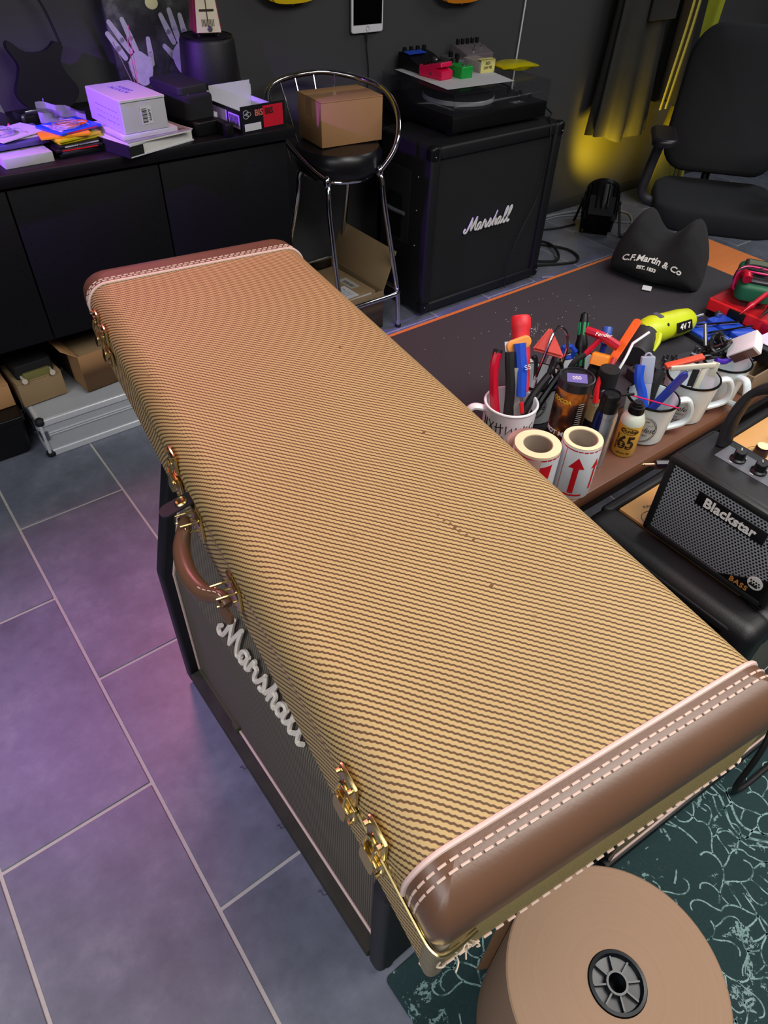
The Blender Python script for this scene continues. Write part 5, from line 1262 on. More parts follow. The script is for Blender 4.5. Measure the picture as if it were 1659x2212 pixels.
# ---- tools standing in the mugs (points are world positions)
def tool(name, label, cat='tool', group=None, base=(0, 0, 0)): return thing(name, label, cat, base, 0, group)
def T2(par, name, pts, r, m, flat=None, seg=8, label=None):
    b = B(); o = Vector(par.location); P = [Vector(p)-o for p in pts]
    b.tube(cr(P, 5) if len(P) > 2 else P, r if not isinstance(r, list) else [r[0]+(r[-1]-r[0])*i/((len(P)-1)*5 if len(P) > 2 else 1) for i in range((len(P)-1)*5+1 if len(P) > 2 else 2)], seg); return obj(name, b, m, par, label=label)
def blade(par, name, p0, p1, w, th, m, side=(1, -1, 0), tip=False, round_=0):
    o = Vector(par.location); p0 = Vector(p0)-o; p1 = Vector(p1)-o; z_ = (p1-p0); L = z_.length; z_.normalize(); sx_v = Vector(side); sx_v = (sx_v-z_*sx_v.dot(z_)).normalized(); y_ = z_.cross(sx_v)
    M_ = Matrix(((sx_v.x, z_.x, y_.x, p0.x), (sx_v.y, z_.y, y_.y, p0.y), (sx_v.z, z_.z, y_.z, p0.z), (0, 0, 0, 1)))
    b = B()
    if round_: b.rbox(-w/2, w/2, 0, L, -th/2, th/2, min(round_, w/2), th*.3, th*.3, n=2, m=M_)
    else: b.bx(-w/2, w/2, 0, L, -th/2, th/2, min(th, w)*.2, m=M_)
    return obj(name, b, m, par), M_
t_ = tool('pliers', 'red and black handled pliers standing in the lettered mug', 'pliers', base=(.862, .700, .68))
T2(t_, 'handle', [(.852, .712, .70), (.842, .724, .76), (.846, .742, .82), (.858, .750, .848)], .0085, RED2, label='red handle')
T2(t_, 'handle', [(.862, .700, .70), (.868, .712, .78), (.872, .728, .83), (.876, .736, .850)], .0095, RUBBER, label='black handle')
T2(t_, 'handle_tip', [(.856, .7495, .843), (.8605, .752, .853)], .0088, RUBBER)
t_ = tool('file', 'large tool with fat bright red handle standing in the lettered mug', 'tool', base=(.885, .690, .68))
b = B(); b.lathe([(.001, -.002), (.0125, 0), (.0150, .03), (.0165, .07), (.0165, .115), (.0185, .120), (.0185, .137), (.016, .141), (.001, .141)], 28, AIM(Vector((.892, .704, .775))-t_.location, Vector((.940, .782, .893))-t_.location), False, False); obj('grip', b, mat('bright_red_rubber', '#d92430', .5, noise=(10, .05)), t_)
T2(t_, 'shaft', [(.876, .684, .69), (.893, .706, .777)], .004, STEEL)
t_ = tool('ruler', 'narrow steel rule leaning in the lettered mug', 'ruler', base=(.870, .69, .68)); o_, M_ = blade(t_, 'rule', (.872, .690, .70), (.888, .757, .858), .011, .0016, mat('pale_steel', '#b9bcc6', .35, .5))
t_ = tool('craft_knife', 'dull metal knife body in the lettered mug', 'knife', base=(.872, .69, .68)); blade(t_, 'knife_body', (.876, .684, .71), (.876, .718, .825), .013, .004, GREYC); T2(t_, 'red_slider', [(.877, .682, .745), (.877, .688, .765)], .004, RED)
t_ = tool('scissors', 'blue and orange handled tool standing in the lettered mug', 'scissors', base=(.88, .70, .68))
blade(t_, 'blade', (.872, .684, .70), (.884, .705, .79), .008, .003, STEEL)
b = B(); b.rbox(-.012, .012, -.026, .026, -.004, .004, .012, .003, .003, n=2, m=AIM(Vector((.903, .742, .855))-t_.location, Vector((.89, .70, .87))-t_.location) @ TR(rz=100)); obj('handle', b, mat('peach_orange_plastic', '#ef9a4c', .4), t_, label='peach-orange handle')
T2(t_, 'handle', [(.880, .694, .775), (.888, .712, .82), (.897, .735, .862)], [.009, .0115], BLUE, label='blue handle')
text('lettering', 'S5', .013, WHITEL, t_, TR(.889-.88, .712-.70-.013, .832-.68, 75, 0, -40) @ TR(rz=20), ext=.0006)
t_ = tool('truss_wrench', 'black folding tool leaning out of the lettered mug towards the canister', 'tool', base=(.88, .69, .68))
T2(t_, 'shank', [(.872, .686, .70), (.905, .690, .76), (.945, .690, .80)], .008, RUBBER); T2(t_, 'shank', [(.885, .676, .71), (.925, .676, .765), (.962, .676, .808)], .007, BLACK)
b = B(); b.tube([Vector((.958+.012*math.cos(a), .684+.004*math.sin(a), .812+.012*math.sin(a)))-t_.location for a in [2*PI*i/16 for i in range(16)]], .004, 6, True); obj('hanging_loop', b, BLACK, t_)
t_ = tool('comb', 'smoky clear plastic blade standing behind the black folding tool', 'tool', base=(.89, .70, .68)); blade(t_, 'plastic_blade', (.883, .694, .70), (.905, .715, .835), .026, .002, CLEAR)
# red triangular hook
t_ = tool('headstock_hook', 'red rubber triangle on a bent chrome rod standing in the violet mug', 'tool', base=(.977, .735, .68))
tc = Vector((.995, .742, .827)); fx = Vector((.62, -.78, 0)); up_ = Vector((.45, .42, .79)).normalized()
b = B(); nrm_ = fx.cross(up_); M_ = Matrix(((fx.x, up_.x, nrm_.x, 0), (fx.y, up_.y, nrm_.y, 0), (fx.z, up_.z, nrm_.z, 0), (0, 0, 0, 1))); M_.translation = tc-Vector(t_.location)
nf = len(b.bm.faces); b.rings([[(x_, y_, z_) for x_, y_ in ((-.033, -.018), (.033, -.026), (-.003, .032))] for z_ in (-.008, .008)], m=M_); bmesh.ops.bevel(b.bm, geom=list(b.bm.edges), offset=.0045, segments=3, affect='EDGES'); obj('rubber_triangle', b, mat('brick_red_rubber', '#cf4034', .5), t_)
T2(t_, 'rod', [(.962, .730, .69), (.955, .728, .76), (.975, .733, .81), (.995, .737, .852), (1.010, .737, .860), (1.018, .722, .845), (1.012, .712, .81), (.99, .715, .72)], .0030, CHROME)
t_ = tool('winder', 'black tools crossing behind the red triangle in the violet mug', 'tool', base=(.98, .735, .68)); T2(t_, 'shaft', [(.985, .742, .69), (.975, .75, .79), (.965, .752, .80)], .004, RUBBER); T2(t_, 'shaft', [(.97, .72, .69), (1.0, .73, .77), (1.03, .745, .80)], .0055, BLACK)
t_ = tool('ring_spanner', 'blue ring spanner between the red triangle and the green-dotted handle', 'spanner', base=(1.01, .72, .68))
T2(t_, 'shaft', [(1.0, .712, .69), (1.022, .716, .77)], .0085, BLUE)
b = B(); b.tube([Vector((1.040+.014*math.cos(a)*.7, .727-.014*math.cos(a)*.7, .800+.014*math.sin(a)))-t_.location for a in [2*PI*i/6+.3 for i in range(6)]], .0055, 8, True); obj('ring_head', b, BLUE, t_)
t_ = tool('screwdriver', 'black screwdriver handle with green dotted grip standing upright in the hidden mug', 'screwdriver', base=(1.06, .71, .68))
Ms = AIM(Vector((1.055, .700, .755))-t_.location, Vector((1.098, .752, .862))-t_.location)
b = B(); b.lathe([(.001, -.002), (.0085, 0), (.0105, .012), (.0095, .035), (.0120, .055), (.0125, .062), (.0098, .075), (.0092, .100), (.0078, .112), (.0066, .120), (.001, .124)], 24, Ms, False, False); hg = obj('grip', b, BLACK, t_)
for k in range(6):
    for z0, z1 in ((.078, .104), (.018, .046)):
        b = B(); b.rbox(-.0026, .0026, z0, z1, 0, .0016, .0026, .0005, m=Ms @ TR(rz=60*k) @ Matrix(((1, 0, 0, 0), (0, 0, -1, -.0088), (0, 1, 0, 0), (0, 0, 0, 1)))); obj('grip_pad', b, GREEN, hg)
T2(t_, 'shaft', [(1.050, .693, .69), (1.056, .700, .757)], .003, STEEL)
t_ = tool('hex_wrench', 'red T-handled hex wrench with silver script leaning over the hidden mug', 'wrench', base=(1.06, .70, .68))
T2(t_, 'cross_handle', [(1.058, .712, .850), (1.074, .684, .845), (1.090, .652, .832)], [.0085, .0095], RED2); T2(t_, 'shank', [(1.072, .683, .842), (1.045, .690, .812)], .0055, RED2); T2(t_, 'shank_sleeve', [(1.045, .690, .812), (1.022, .700, .787), (1.01, .705, .70)], .0055, RUBBER)
text('lettering', 'Fender', .011, WHITEL, t_, TR(1.066-1.06, .6805-.70-.0042, .8535-.68, 38, 0, -52), ext=.0004, shear=.3)
t_ = tool('glue_bottle', 'black bottle with an orange clip on top behind the canister', 'bottle', base=(1.075, .690, .68))
b = B(); b.lathe([(.016, 0), (.017, .004), (.017, .085), (.015, .10), (.001, .104)], 24, AIM((-.03+.01, -.02, .01), (-.012, -.022, .12)), False, False); obj('bottle_body', b, RUBBER, t_)
b = B(); b.rbox(-.017, .017, -.015, .013, 0, .022, .004, .004, m=AIM(Vector((1.058, .664, .797))-t_.location, Vector((1.066, .668, .82))-t_.location)); b.bx(-.003, .003, -.019, -.013, -.022, .014, .001, m=AIM(Vector((1.058, .664, .797))-t_.location, Vector((1.066, .668, .82))-t_.location)); obj('orange_clip', b, mat('amber_plastic', '#f58a1a', .4), t_)
t_ = tool('marker', 'blue capped tool end standing behind the red T-handle', 'tool', base=(1.10, .70, .68)); b = B(); b.lathe([(.010, 0), (.010, .030), (.008, .033), (.004, .033), (.004, .01)], 20, AIM(Vector((1.105, .692, .815))-t_.location, Vector((1.118, .705, .85))-t_.location), True, False); obj('cap', b, mat('steel_blue_plastic', '#2a4fa0', .4), t_); T2(t_, 'shaft', [(1.095, .69, .69), (1.106, .693, .818)], .006, NAVY)
t_ = tool('spreader', 'long orange plastic strip with a hole leaning right from the hidden mug', 'tool', base=(1.07, .67, .68)); o_, M_ = blade(t_, 'strip', (1.050, .660, .73), (1.150, .662, .868), .017, .003, ORANGE, (.3, -1, .2), round_=.0085)
b = B(); b.tube([M_ @ Vector((.0022*math.cos(a), .162+.0022*math.sin(a), .0017)) for a in [2*PI*i/12 for i in range(12)]], .0009, 5, True); obj('hole_rim', b, INK, t_)
t_ = tool('angled_rod', 'white bent plastic rod resting against the black drill grip', 'rod', base=(1.12, .65, .68)); T2(t_, 'rod', [(1.075, .650, .72), (1.113, .646, .79), (1.157, .663, .812)], .0028, WHITEM); T2(t_, 'rod', [(1.157, .663, .812), (1.205, .663, .822)], .0028, WHITEM)
t_ = tool('file', 'small tool with a red tapered handle beside the black-capped bottle', 'tool', base=(1.06, .64, .68)); T2(t_, 'handle', [(1.060, .640, .76), (1.072, .645, .785), (1.088, .652, .808)], [.0065, .0045], mat('dull_red_plastic', '#b93a40', .4)); T2(t_, 'shaft', [(1.075, .68, .70), (1.062, .642, .765)], .0025, STEEL)
t_ = tool('file', 'small bright red handle tip just behind the aerosol cap', 'tool', base=(1.03, .64, .68)); T2(t_, 'handle', [(1.015, .62, .75), (1.020, .628, .775), (1.030, .634, .795)], [.006, .004], RED); T2(t_, 'shaft', [(1.05, .68, .70), (1.018, .625, .76)], .0025, STEEL)
# in mug 1
t_ = tool('blade_case', 'frosted clear blade case standing in the nearest enamel mug', 'case', base=(1.12, .56, .68)); o_, M_ = blade(t_, 'case_body', (1.107, .566, .70), (1.114, .592, .80), .024, .010, FROST, (.75, -.65, 0)); o_, M_ = blade(t_, 'case_cap', (1.1125, .586, .776), (1.1165, .600, .828), .026, .012, FROST, (.75, -.65, 0))
b = B(); b.tube([M_ @ Vector((.006*math.cos(a), .054+.006*math.sin(a), 0)) for a in [PI*i/8 for i in range(9)]], .002, 6); obj('hanging_tab', b, FROST, t_)
t_ = tool('snap_knife', 'navy blue snap-off knife leaning right in the nearest enamel mug', 'knife', base=(1.12, .55, .68)); o_, M_ = blade(t_, 'knife_body', (1.098, .560, .715), (1.150, .532, .815), .019, .007, NAVY, (.5, -.2, -.5), round_=.009)
b = B(); b.cyl(.004, .001, M_ @ TR(0, .106, .0036)); obj('rivet', b, STEEL, t_)
t_ = tool('clamp', 'bright blue curved handle in the nearest enamel mug', 'tool', base=(1.10, .57, .68)); T2(t_, 'handle', [(1.098, .600, .815), (1.092, .590, .79), (1.098, .575, .76), (1.105, .56, .71)], .0095, BLUE)
t_ = tool('black_tool', 'round black tool end between the first two enamel mugs', 'tool', base=(1.14, .575, .68)); T2(t_, 'body', [(1.13, .575, .70), (1.145, .585, .76), (1.160, .590, .785)], [.010, .014], RUBBER)
# in mug 2
t_ = tool('plastic_frame', 'cream and black plastic frame standing in the middle enamel mug', 'frame', base=(1.24, .557, .68))
CRP = mat('cream_white_plastic', '#d6d2be', .4)
blade(t_, 'top_bar', (1.186, .583, .785), (1.262, .534, .792), .010, .006, CRP, (0, 0, 1)); blade(t_, 'side_bar', (1.240, .545, .735), (1.247, .545, .79), .010, .006, CRP, (.7, -.6, 0)); blade(t_, 'end_tab', (1.262, .534, .765), (1.262, .534, .798), .014, .003, CRP, (.3, -.9, 0)); blade(t_, 'inner_panel', (1.215, .56, .72), (1.222, .562, .784), .034, .003, mat('pale_blue_white', '#b9c2cc', .4), (.8, -.6, 0)); blade(t_, 'dark_slot', (1.226, .553, .72), (1.232, .554, .782), .015, .004, INK, (.8, -.6, 0))
t_ = tool('sanding_block', 'flat orange-red strip lying across the middle enamel mug', 'tool', base=(1.25, .58, .68)); blade(t_, 'strip', (1.196, .600, .778), (1.270, .567, .792), .014, .007, mat('coral_red_plastic', '#cf4a2c', .5), (.4, .9, .2))
t_ = tool('bent_rod', 'thin steel hook in the middle enamel mug', 'tool', base=(1.22, .55, .68)); T2(t_, 'rod', [(1.20, .56, .71), (1.185, .556, .78), (1.190, .55, .796), (1.196, .553, .78)], .0012, STEEL)
# in mug 3
t_ = tool('perforated_box', 'small white box with a perforated face tilted in the farthest enamel mug', 'box', base=(1.358, .557, .68))
Mb = Matrix.Translation(Vector((1.362, .534, .800))-t_.location) @ Euler((math.radians(28), math.radians(38), math.radians(-40))).to_matrix().to_4x4()
b = B(); b.box(.028, .046, .060, Mb, .003); obj('box_body', b, WHITEM, t_)
b = B(); b.box(.001, .038, .052, Mb @ TR(.0142, 0, 0)); obj('perforated_face', b, mat('dotted_grey_plastic', '#8f9094', .5, noise=(900, .5)), t_)
b = B(); b.box(.022, .001, .05, Mb @ TR(0, -.0233, 0)); obj('printed_face', b, mat('dark_red_green_print', '#5a3430', .3, noise=(60, .6)), t_)
t_ = tool('wound_cable', 'coiled black cable and silver jack heaped in the farthest enamel mug', 'cable', base=(1.35, .57, .68))
b = B()
for k in range(6): b.tube([(.0+.030*math.cos(a)*(1-.06*k), .01+.022*math.sin(a)*(1-.05*k), .085+.006*k+.008*math.sin(2*a+k)) for a in [2*PI*i/20 for i in range(20)]], .0042, 6, True)
obj('cable_coils', b, BLACK, t_, kind='stuff')
T2(t_, 'jack_plug', [(1.334, .600, .78), (1.348, .625, .815)], .004, STEEL); T2(t_, 'plug_body', [(1.348, .562, .775), (1.365, .56, .79)], .011, BLACK); T2(t_, 'violet_strap', [(1.315, .560, .772), (1.33, .55, .768), (1.345, .545, .772)], .006, mat('violet_rubber', '#4a2ba8', .4))
b = B(); b.tube([(.004*math.cos(a)+.0-.012, -.012+.0, .128+.008*math.sin(a)) for a in [2*PI*i/14 for i in range(14)]], .0008, 5, True); b.tube(cr([(-.02, -.005, .12), (-.01, .01, .13), (0, -.01, .125)], 5), .0008, 5); obj('key_ring', b, STEEL, t_)

# ---- power driver
dr = thing('power_driver', 'lime green cordless screwdriver with black grip lying on the bench', 'power tool', (1.42, .765, ZM))
o0 = Vector(dr.location); A0 = Vector((1.382, .777, .714)); A1 = Vector((1.555, .752, .712)); Md = AIM(A0-o0, A1-o0); Ld = (A1-A0).length
b = B(); b.lathe([(.001, -.004), (.022, -.002), (.031, .012), (.034, .03), (.034, .05), (.032, .075), (.0315, .12), (.028, .148), (.020, .160), (.008, .164), (.001, .164)], 32, Md, False, False); bd = obj('motor_housing', b, LIME, dr)
b = B(); b.cyl(.0065, .04, Md @ TR(0, 0, .162), 12); b.cyl(.0085, .008, Md @ TR(0, 0, .160), 12); obj('bit_holder', b, STEEL, dr)
b = B(); b.rbox(-.008, .008, -.013, .013, 0, .006, .003, .002, m=TR(1.425-1.42, .775-.765, .7425-ZM, 0, 0, -8)); obj('switch', b, GREYP, dr)
b = B(); P = [Vector(p)-o0 for p in ((1.398, .772, .708), (1.368, .760, .706), (1.335, .742, .705), (1.300, .728, .702))]; b.tube(cr(P, 5), [.031, .031, .030, .029, .028, .028, .027, .027, .027, .027, .027, .027, .027, .026, .026, .024], 20); gp2 = obj('grip', b, mat('charcoal_rubber', '#2b2a2e', .6), dr)
b = B(); b.tube(cr([Vector(p)-o0 for p in ((1.392, .742, .722), (1.378, .731, .712), (1.356, .722, .700))], 5), [.010, .010, .009, .009, .008, .008, .007, .006, .005, .004, .003], 8); obj('lime_stripe', b, LIME, dr)
lm = Matrix.Translation(Vector((1.478, .7315, .722))-o0) @ Euler((math.radians(62), 0, math.radians(-8))).to_matrix().to_4x4()
b = B(); b.rbox(-.024, .024, -.012, .012, 0, .004, .003, .001, m=lm); lb = obj('rating_label', b, BLACK, dr)
text('lettering', '4V 7', .018, WHITEL, lb, lm @ TR(0, 0, .0042), ext=.0002, bold=.0005)
for z_ in (.02, .10):
    b = B(); b.cyl(.004, .001, TR(1.41-1.42+z_*.9, -.020, .062, 50, 0, 0), 10); obj('screw_hole', b, INK, dr)

# ---- bit organiser
pl2 = thing('bit_tray', 'black tray crowded with screwdriver bits in front of the power driver', 'tray', (1.345, .648, ZM), -12)
b = B(); b.rbox(-.105, .115, -.038, .045, 0, .018, .006, .003); b.rbox(-.105, .10, -.02, .045, .017, .026, .004, .002); obj('tray_body', b, mat('graphite_plastic', '#242228', .5), pl2)
b = B()
for i in range(15):
    for j in range(4):
        if rnd.random() < .8: b.cyl(.0028, rnd.uniform(.005, .018), TR(-.092+.0135*i, -.013+.016*j, .0255, rnd.uniform(-6, 6), rnd.uniform(-6, 6)), 6)
obj('bits', b, mat('gunmetal', '#5a595e', .3, .8), pl2, kind='stuff')
b = B()
for i in range(14):
    for j in range(2): b.cyl(.0042, .0006, TR(-.09+.0145*i, -.030+.0*j+.010*j, .0180), 8)
obj('empty_sockets', b, INK, pl2, kind='stuff')
for i, (x_, y_, a) in enumerate(((.07, .03, 20), (.095, -.02, -60), (.04, -.03, 35))):
    b = B(); b.cyl(.0028, .020, TR(x_, y_, .030, 90, 0, a), 6); obj('loose_bit', b, STEEL, pl2)

# ---- red organiser with multimeter
rb = thing('parts_case', 'red and black parts case with clear lid under the multimeter', 'case', (1.755, .690, ZM), 3)
b = B(); b.rbox(-.082, .095, -.12, .10, 0, .020, .008); obj('black_base', b, BLACK, rb)
b = B(); b.rbox(-.088, .095, -.122, .102, .020, .048, .008, .004); obj('red_tray', b, RED, rb)
b = B(); b.rbox(-.084, .093, -.118, .10, .048, .062, .010, .006); obj('clear_lid', b, CLEAR, rb)
for y_ in (-.07, .02):
    b = B(); b.bx(-.092, -.084, y_-.022, y_+.022, .012, .044, .002); obj('latch', b, BLACK if y_ > 0 else RED2, rb)
mm_ = thing('multimeter', 'green multimeter with pink and black leads wound around it', 'multimeter', (1.765, .735, ZM+.0635), -60)
b = B(); b.rbox(-.045, .045, -.085, .085, 0, .042, .022, .012, .006); obj('holster', b, mat('dark_green_rubber', '#0f5a3c', .55), mm_)
b = B(); b.rbox(-.034, .034, -.072, .07, .040, .050, .01, .004); pn = obj('front_panel', b, mat('charcoal_plastic', ''), mm_)
b = B(); b.cyl(.016, .008, TR(0, -.02, .050), 20, bev=.002); b.bx(-.003, .003, -.034, -.006, .057, .062); obj('dial', b, BLACK, pn)
b = B(); b.bx(-.026, .026, .028, .060, .0502, .0508); obj('display', b, mat('lcd_grey', '#5d6552', .3), pn)
for k in range(10):
    a = 2*PI*k/10; text('lettering', str(k), .006, WHITEL, pn, TR(.024*math.cos(a), -.02+.024*math.sin(a), .0503), ext=.0001) if k < 6 else None
for k, (off, m_) in enumerate(((-.012, mat('pink_lead', '#d0206a', .4)), (.0, RUBBER), (.012, mat('pink_lead', '')), (.022, RUBBER))):
    b = B(); b.tube([(.052*math.copysign(abs(math.cos(a))**.6, math.cos(a)), -.028+off+.006*math.sin(3*a+k), .031+.029*math.copysign(abs(math.sin(a))**.6, math.sin(a))) for a in [2*PI*i/28 for i in range(28)]], .0028, 6, True); obj('test_lead', b, m_, mm_)
b = B(); b.tube(cr([(-.030, -.085, .055), (-.034, -.060, .060), (-.044, -.04, .045), (-.050, -.035, .010)], 5), [.011]*4+[.009]*5+[.006]*7, 10); obj('banana_plug', b, RED2, mm_, label='red plug')
for nm, lb_, p0, p1, m_ in (('test_probe', 'crimson test probe leaning over the parts case', (1.735, .672, .775), (1.612, .676, .738), RED2), ('test_probe', 'black test probe beside the crimson one', (1.765, .640, .775), (1.642, .642, .735), RUBBER)):
    t_ = tool(nm, lb_, 'probe', base=p1); d_ = Vector(p0)-Vector(p1)
    b = B(); Mp = AIM((0, 0, 0), d_); b.lathe([(.0008, 0), (.001, .012), (.003, .016), (.0055, .035), (.0085, .040), (.0085, .044), (.0055, .046), (.0065, .12), (.004, .13)], 14, Mp); obj('probe_body', b, m_, t_)
# blue tool kit
kt = thing('tool_kit', 'blue plastic driver kit tray with chrome tools, left of the parts case', 'tool kit', (1.590, .662, ZM), -10)
b = B(); b.rbox(-.072, .068, -.105, .095, 0, .012, .012, .003); obj('tray', b, mat('dark_graphite_tray', '#1c1e26', .4), kt)
for i, a in enumerate(((-.066, .0, .03, .088, .018), (.004, .062, .02, .088, .024), (-.066, -.01, -.04, .022, .020), (.0, .062, -.045, .010, .028), (-.060, .06, -.098, -.05, .016))):
    b = B(); b.rbox(a[0], a[1], a[2], a[3], .011, a[4], .004, .002); obj('blue_insert', b, BLUE, kt)
for i, (p0, p1, r_) in enumerate((((-.05, .07, .026), (.05, .03, .032), .0035), ((-.055, .03, .026), (.06, .0, .034), .0030), ((-.03, -.02, .028), (.06, -.06, .034), .0035))):
    b = B(); b.tube([p0, p1], r_, 8); obj('chrome_driver', b, CHROME, kt)
b = B(); b.lathe([(.007, 0), (.009, .002), (.009, .010), (.006, .012)], 16, TR(.04, .085, .024)); obj('knurled_cap', b, STEEL, kt)
b = B(); b.tube(cr([(1.535, .665, .70), (1.50, .655, .725), (1.47, .640, .745), (1.445, .605, .735), (1.45, .580, .70)], 6), [.008]*25, 8); single('hook_and_loop_strap', b, BLACKM, 'curved black strap arching between the bit tray and the blue kit', 'strap')
b = B(); b.tube(cr([(1.44, .615, .680), (1.50, .585, .71), (1.56, .575, .712), (1.61, .572, .712), (1.65, .575, .70)], 6), .006, 8); single('thin_cable', b, RUBBER, 'black cable running behind the power supply', 'cable')
# card tray and power supply at the right end of the bench
tr2 = thing('card_tray', 'low brown card tray at the front edge under the black power supply', 'tray', (1.60, .535, ZD), 0)
b = B()
for a in ((-.185, .3, -.026, -.022, 0, .050), (-.185, -.181, -.022, .012, 0, .050), (-.185, .3, .008, .012, 0, .050), (-.185, .3, -.022, .012, 0, .003)): b.bx(*a, bev=.0008)
obj('tray_walls', b, mat('brown_grey_card', '#7d6a54', .8), tr2)
ps2 = thing('power_supply', 'black power supply with a white paper slip on the card tray', 'power supply', (1.590, .540, ZD+.0515), -4)
b = B(); b.rbox(-.11, .25, -.03, .02, 0, .030, .006, .003); obj('housing', b, BLACK, ps2)
b = B(); b.rings([[(-.09+.02*i, y_, .031+.004*math.sin(i*.8)) for y_ in (-.022, .01, .030)] for i in range(9)], False, False, closed=False); b.rings([[(-.09+.02*i, y_, .032+.004*math.sin(i*.8)) for y_ in (-.022, .01, .030)] for i in range(9)], False, False, closed=False); pp = obj('paper_slip', b, LIL, ps2)
wd = thing('sensor_clip', 'white plastic clip with a round dark lens at the right edge of the bench', 'clip', (1.575, .552, ZD+.088), -50)
b = B(); b.bx(-.012, .014, -.075, .03, 0, .018, .003); obj('clip_body', b, WHITEM, wd)
b = B(); b.cyl(.008, .002, TR(0, .0305, .009, -90), 16); obj('lens', b, INK, wd)

# ================================================================== COMBO AMPLIFIERS
lc2 = thing('speaker_cabinet', 'low speaker cabinet with tan grille and white piping standing on the rug', 'speaker cabinet', (1.1234, .2366, .0075), -4.3)
b = B(); b.bx(-.41, .41, -.155, .19, 0, .225, .008, seg=3); obj('shell', b, TOLEX, lc2)
b = B(); b.bx(-.40, .40, -.1585, -.152, .040, .200); obj('grille_cloth', b, GRILLET, lc2)
b = B(); b.tube([(-.40, -.160, .038), (.40, -.160, .038), (.40, -.160, .202), (-.40, -.160, .202)], .003, 8, True); obj('white_piping', b, PIPING, lc2)
b = B(); b.bx(-.412, .412, -.168, -.15, 0, .034, .004); b.bx(-.412, .412, -.168, -.15, .206, .226, .004); obj('front_rails', b, TOLEX, lc2)
cm2 = thing('combo_amplifier', 'black combo amplifier with padded top edge and tan control panel beside the workbench', 'amplifier', (1.20, .315, .234), 0)
ex = (-.332, .335, -.178, .172)
b = B(); b.rbox(ex[0], ex[1], ex[2]+.02, ex[3], 0, .385, .03, .006); obj('shell', b, TOLEX2, cm2)
b = B(); b.rbox(ex[0], ex[0]+.078, ex[2], ex[3], .01, .398, .022, .026, .004, n=6); obj('side_frame', b, TOLEX2, cm2)
b = B(); b.rbox(ex[1]-.06, ex[1], ex[2], ex[3], .01, .398, .022, .026, .004, n=6); obj('side_frame', b, TOLEX2, cm2)
b = B(); b.rbox(ex[0]+.05, ex[1]-.04, ex[2], ex[2]+.07, .335, .398, .02, .022, .004, n=6); b.rbox(ex[0]+.05, ex[1]-.04, ex[3]-.022, ex[3], .335, .396, .008, .008); obj('top_rail', b, TOLEX2, cm2)
b = B(); b.bx(ex[0]+.07, ex[1]-.05, ex[2]+.010, ex[2]+.022, .02, .345); obj('grille_cloth', b, GRILLED, cm2)
b = B(); b.tube([(ex[0]+.078, ex[2]+.008, .02), (ex[1]-.06, ex[2]+.008, .02)], .003, 8); obj('silver_piping', b, STEEL, cm2)
b = B(); b.bx(ex[0]+.079, ex[1]-.061, ex[2]+.071, ex[3]-.023, .382, .390); cpn = obj('control_panel', b, mat('tan_gold_panel', '#d29a58', .4, noise=(50, .04)), cm2)
b = B(); b.tube([(-.225+.020*math.cos(a), .095+.020*math.sin(a), .3905) for a in [math.radians(20+12*i) for i in range(24)]], .0005, 4); b.tube([(.125+.026*math.cos(a), .085+.026*math.sin(a), .3905) for a in [math.radians(20+12*i) for i in range(24)]], .0005, 4); obj('dial_marks', b, mat('brown_print', '#5a3a1a', .6), cpn)
text('lettering', 'FULL', .008, mat('brown_print', ''), cpn, TR(-.205, .122, .3906, 0, 0, -20), ext=.0001)
for k, x_ in enumerate((.125, .20)):
    b = B(); b.lathe([(.015, 0), (.014, .018), (.0125, .021)], 28, TR(x_, .085, .390)); kb = obj('knob', b, mat('dark_violet_knob', '#1d1222', .25), cpn)
    b = B(); b.cyl(.0125, .0015, TR(x_, .085, .4105), 24); obj('gold_cap', b, GOLD, kb)
ZC = .234+.398
fl = thing('mini_amplifier', 'small black practice amplifier with steel mesh front and silver lettering on the combo', 'amplifier', (.990, .284, ZC+.0032), 0)
FX0, FX1, FY0, FY1, FH = -.064, .062, -.122, .120, .172
b = B(); b.bx(FX0+.006, FX1, FY0, FY1, 0, FH, .010, seg=4); obj('housing', b, mat('satin_black_plastic', '#19191b', .45, bump=(900, .15)), fl)
b = B(); b.bx(FX0, FX0+.012, FY0+.002, FY1-.002, .002, .016, .004); b.bx(FX0-.001, FX0+.014, FY0+.002, FY1-.002, FH-.016, FH-.001, .005); b.bx(FX0, FX0+.012, FY1-.014, FY1-.001, .004, FH-.004, .004); b.bx(FX0, FX0+.012, FY0+.001, FY0+.014, .004, FH-.004, .004); obj('front_bezel', b, mat('satin_black_plastic', ''), fl)
b = B(); b.bx(FX0+.0035, FX0+.0075, FY0+.012, FY1-.012, .014, FH-.014); gm = obj('mesh_grille', b, HEXM, fl)
b = B(); b.bx(FX0+.0015, FX0+.0036, -.070, .052, .112, .138, .001); bdg = obj('badge_plate', b, BLACK, fl)
ML2 = Matrix(((0, 0, -1, FX0+.0012), (-1, 0, 0, -.008), (0, 1, 0, .1245), (0, 0, 0, 1)))
text('lettering', 'Blackstar', .0245, WHITEL, fl, ML2 @ TR(.000), ext=.0012, bold=.0006, sx=1.02) 
b = B(); b.rings([[(xx, FY0+.013, .015), (xx, FY0+.090, .015), (xx, FY0+.013, .063)] for xx in (FX0+.0014, FX0+.0034)]); co = obj('corner_plate', b, BLACK, fl)
ML3 = Matrix(((0, 0, -1, FX0+.0010), (-1, 0, 0, FY0+.054), (0, 1, 0, .0225), (0, 0, 0, 1)))
text('lettering', 'BASS', .0135, mat('amber_print', '#c98a3c', .5), co, ML3, ext=.0004, bold=.0003, spacing=1.15)
b = B(); b.cyl(.0125, .0012, ML3 @ TR(.022, .021, 0), 28); em = obj('round_emblem', b, WHITEL, co)
b = B()
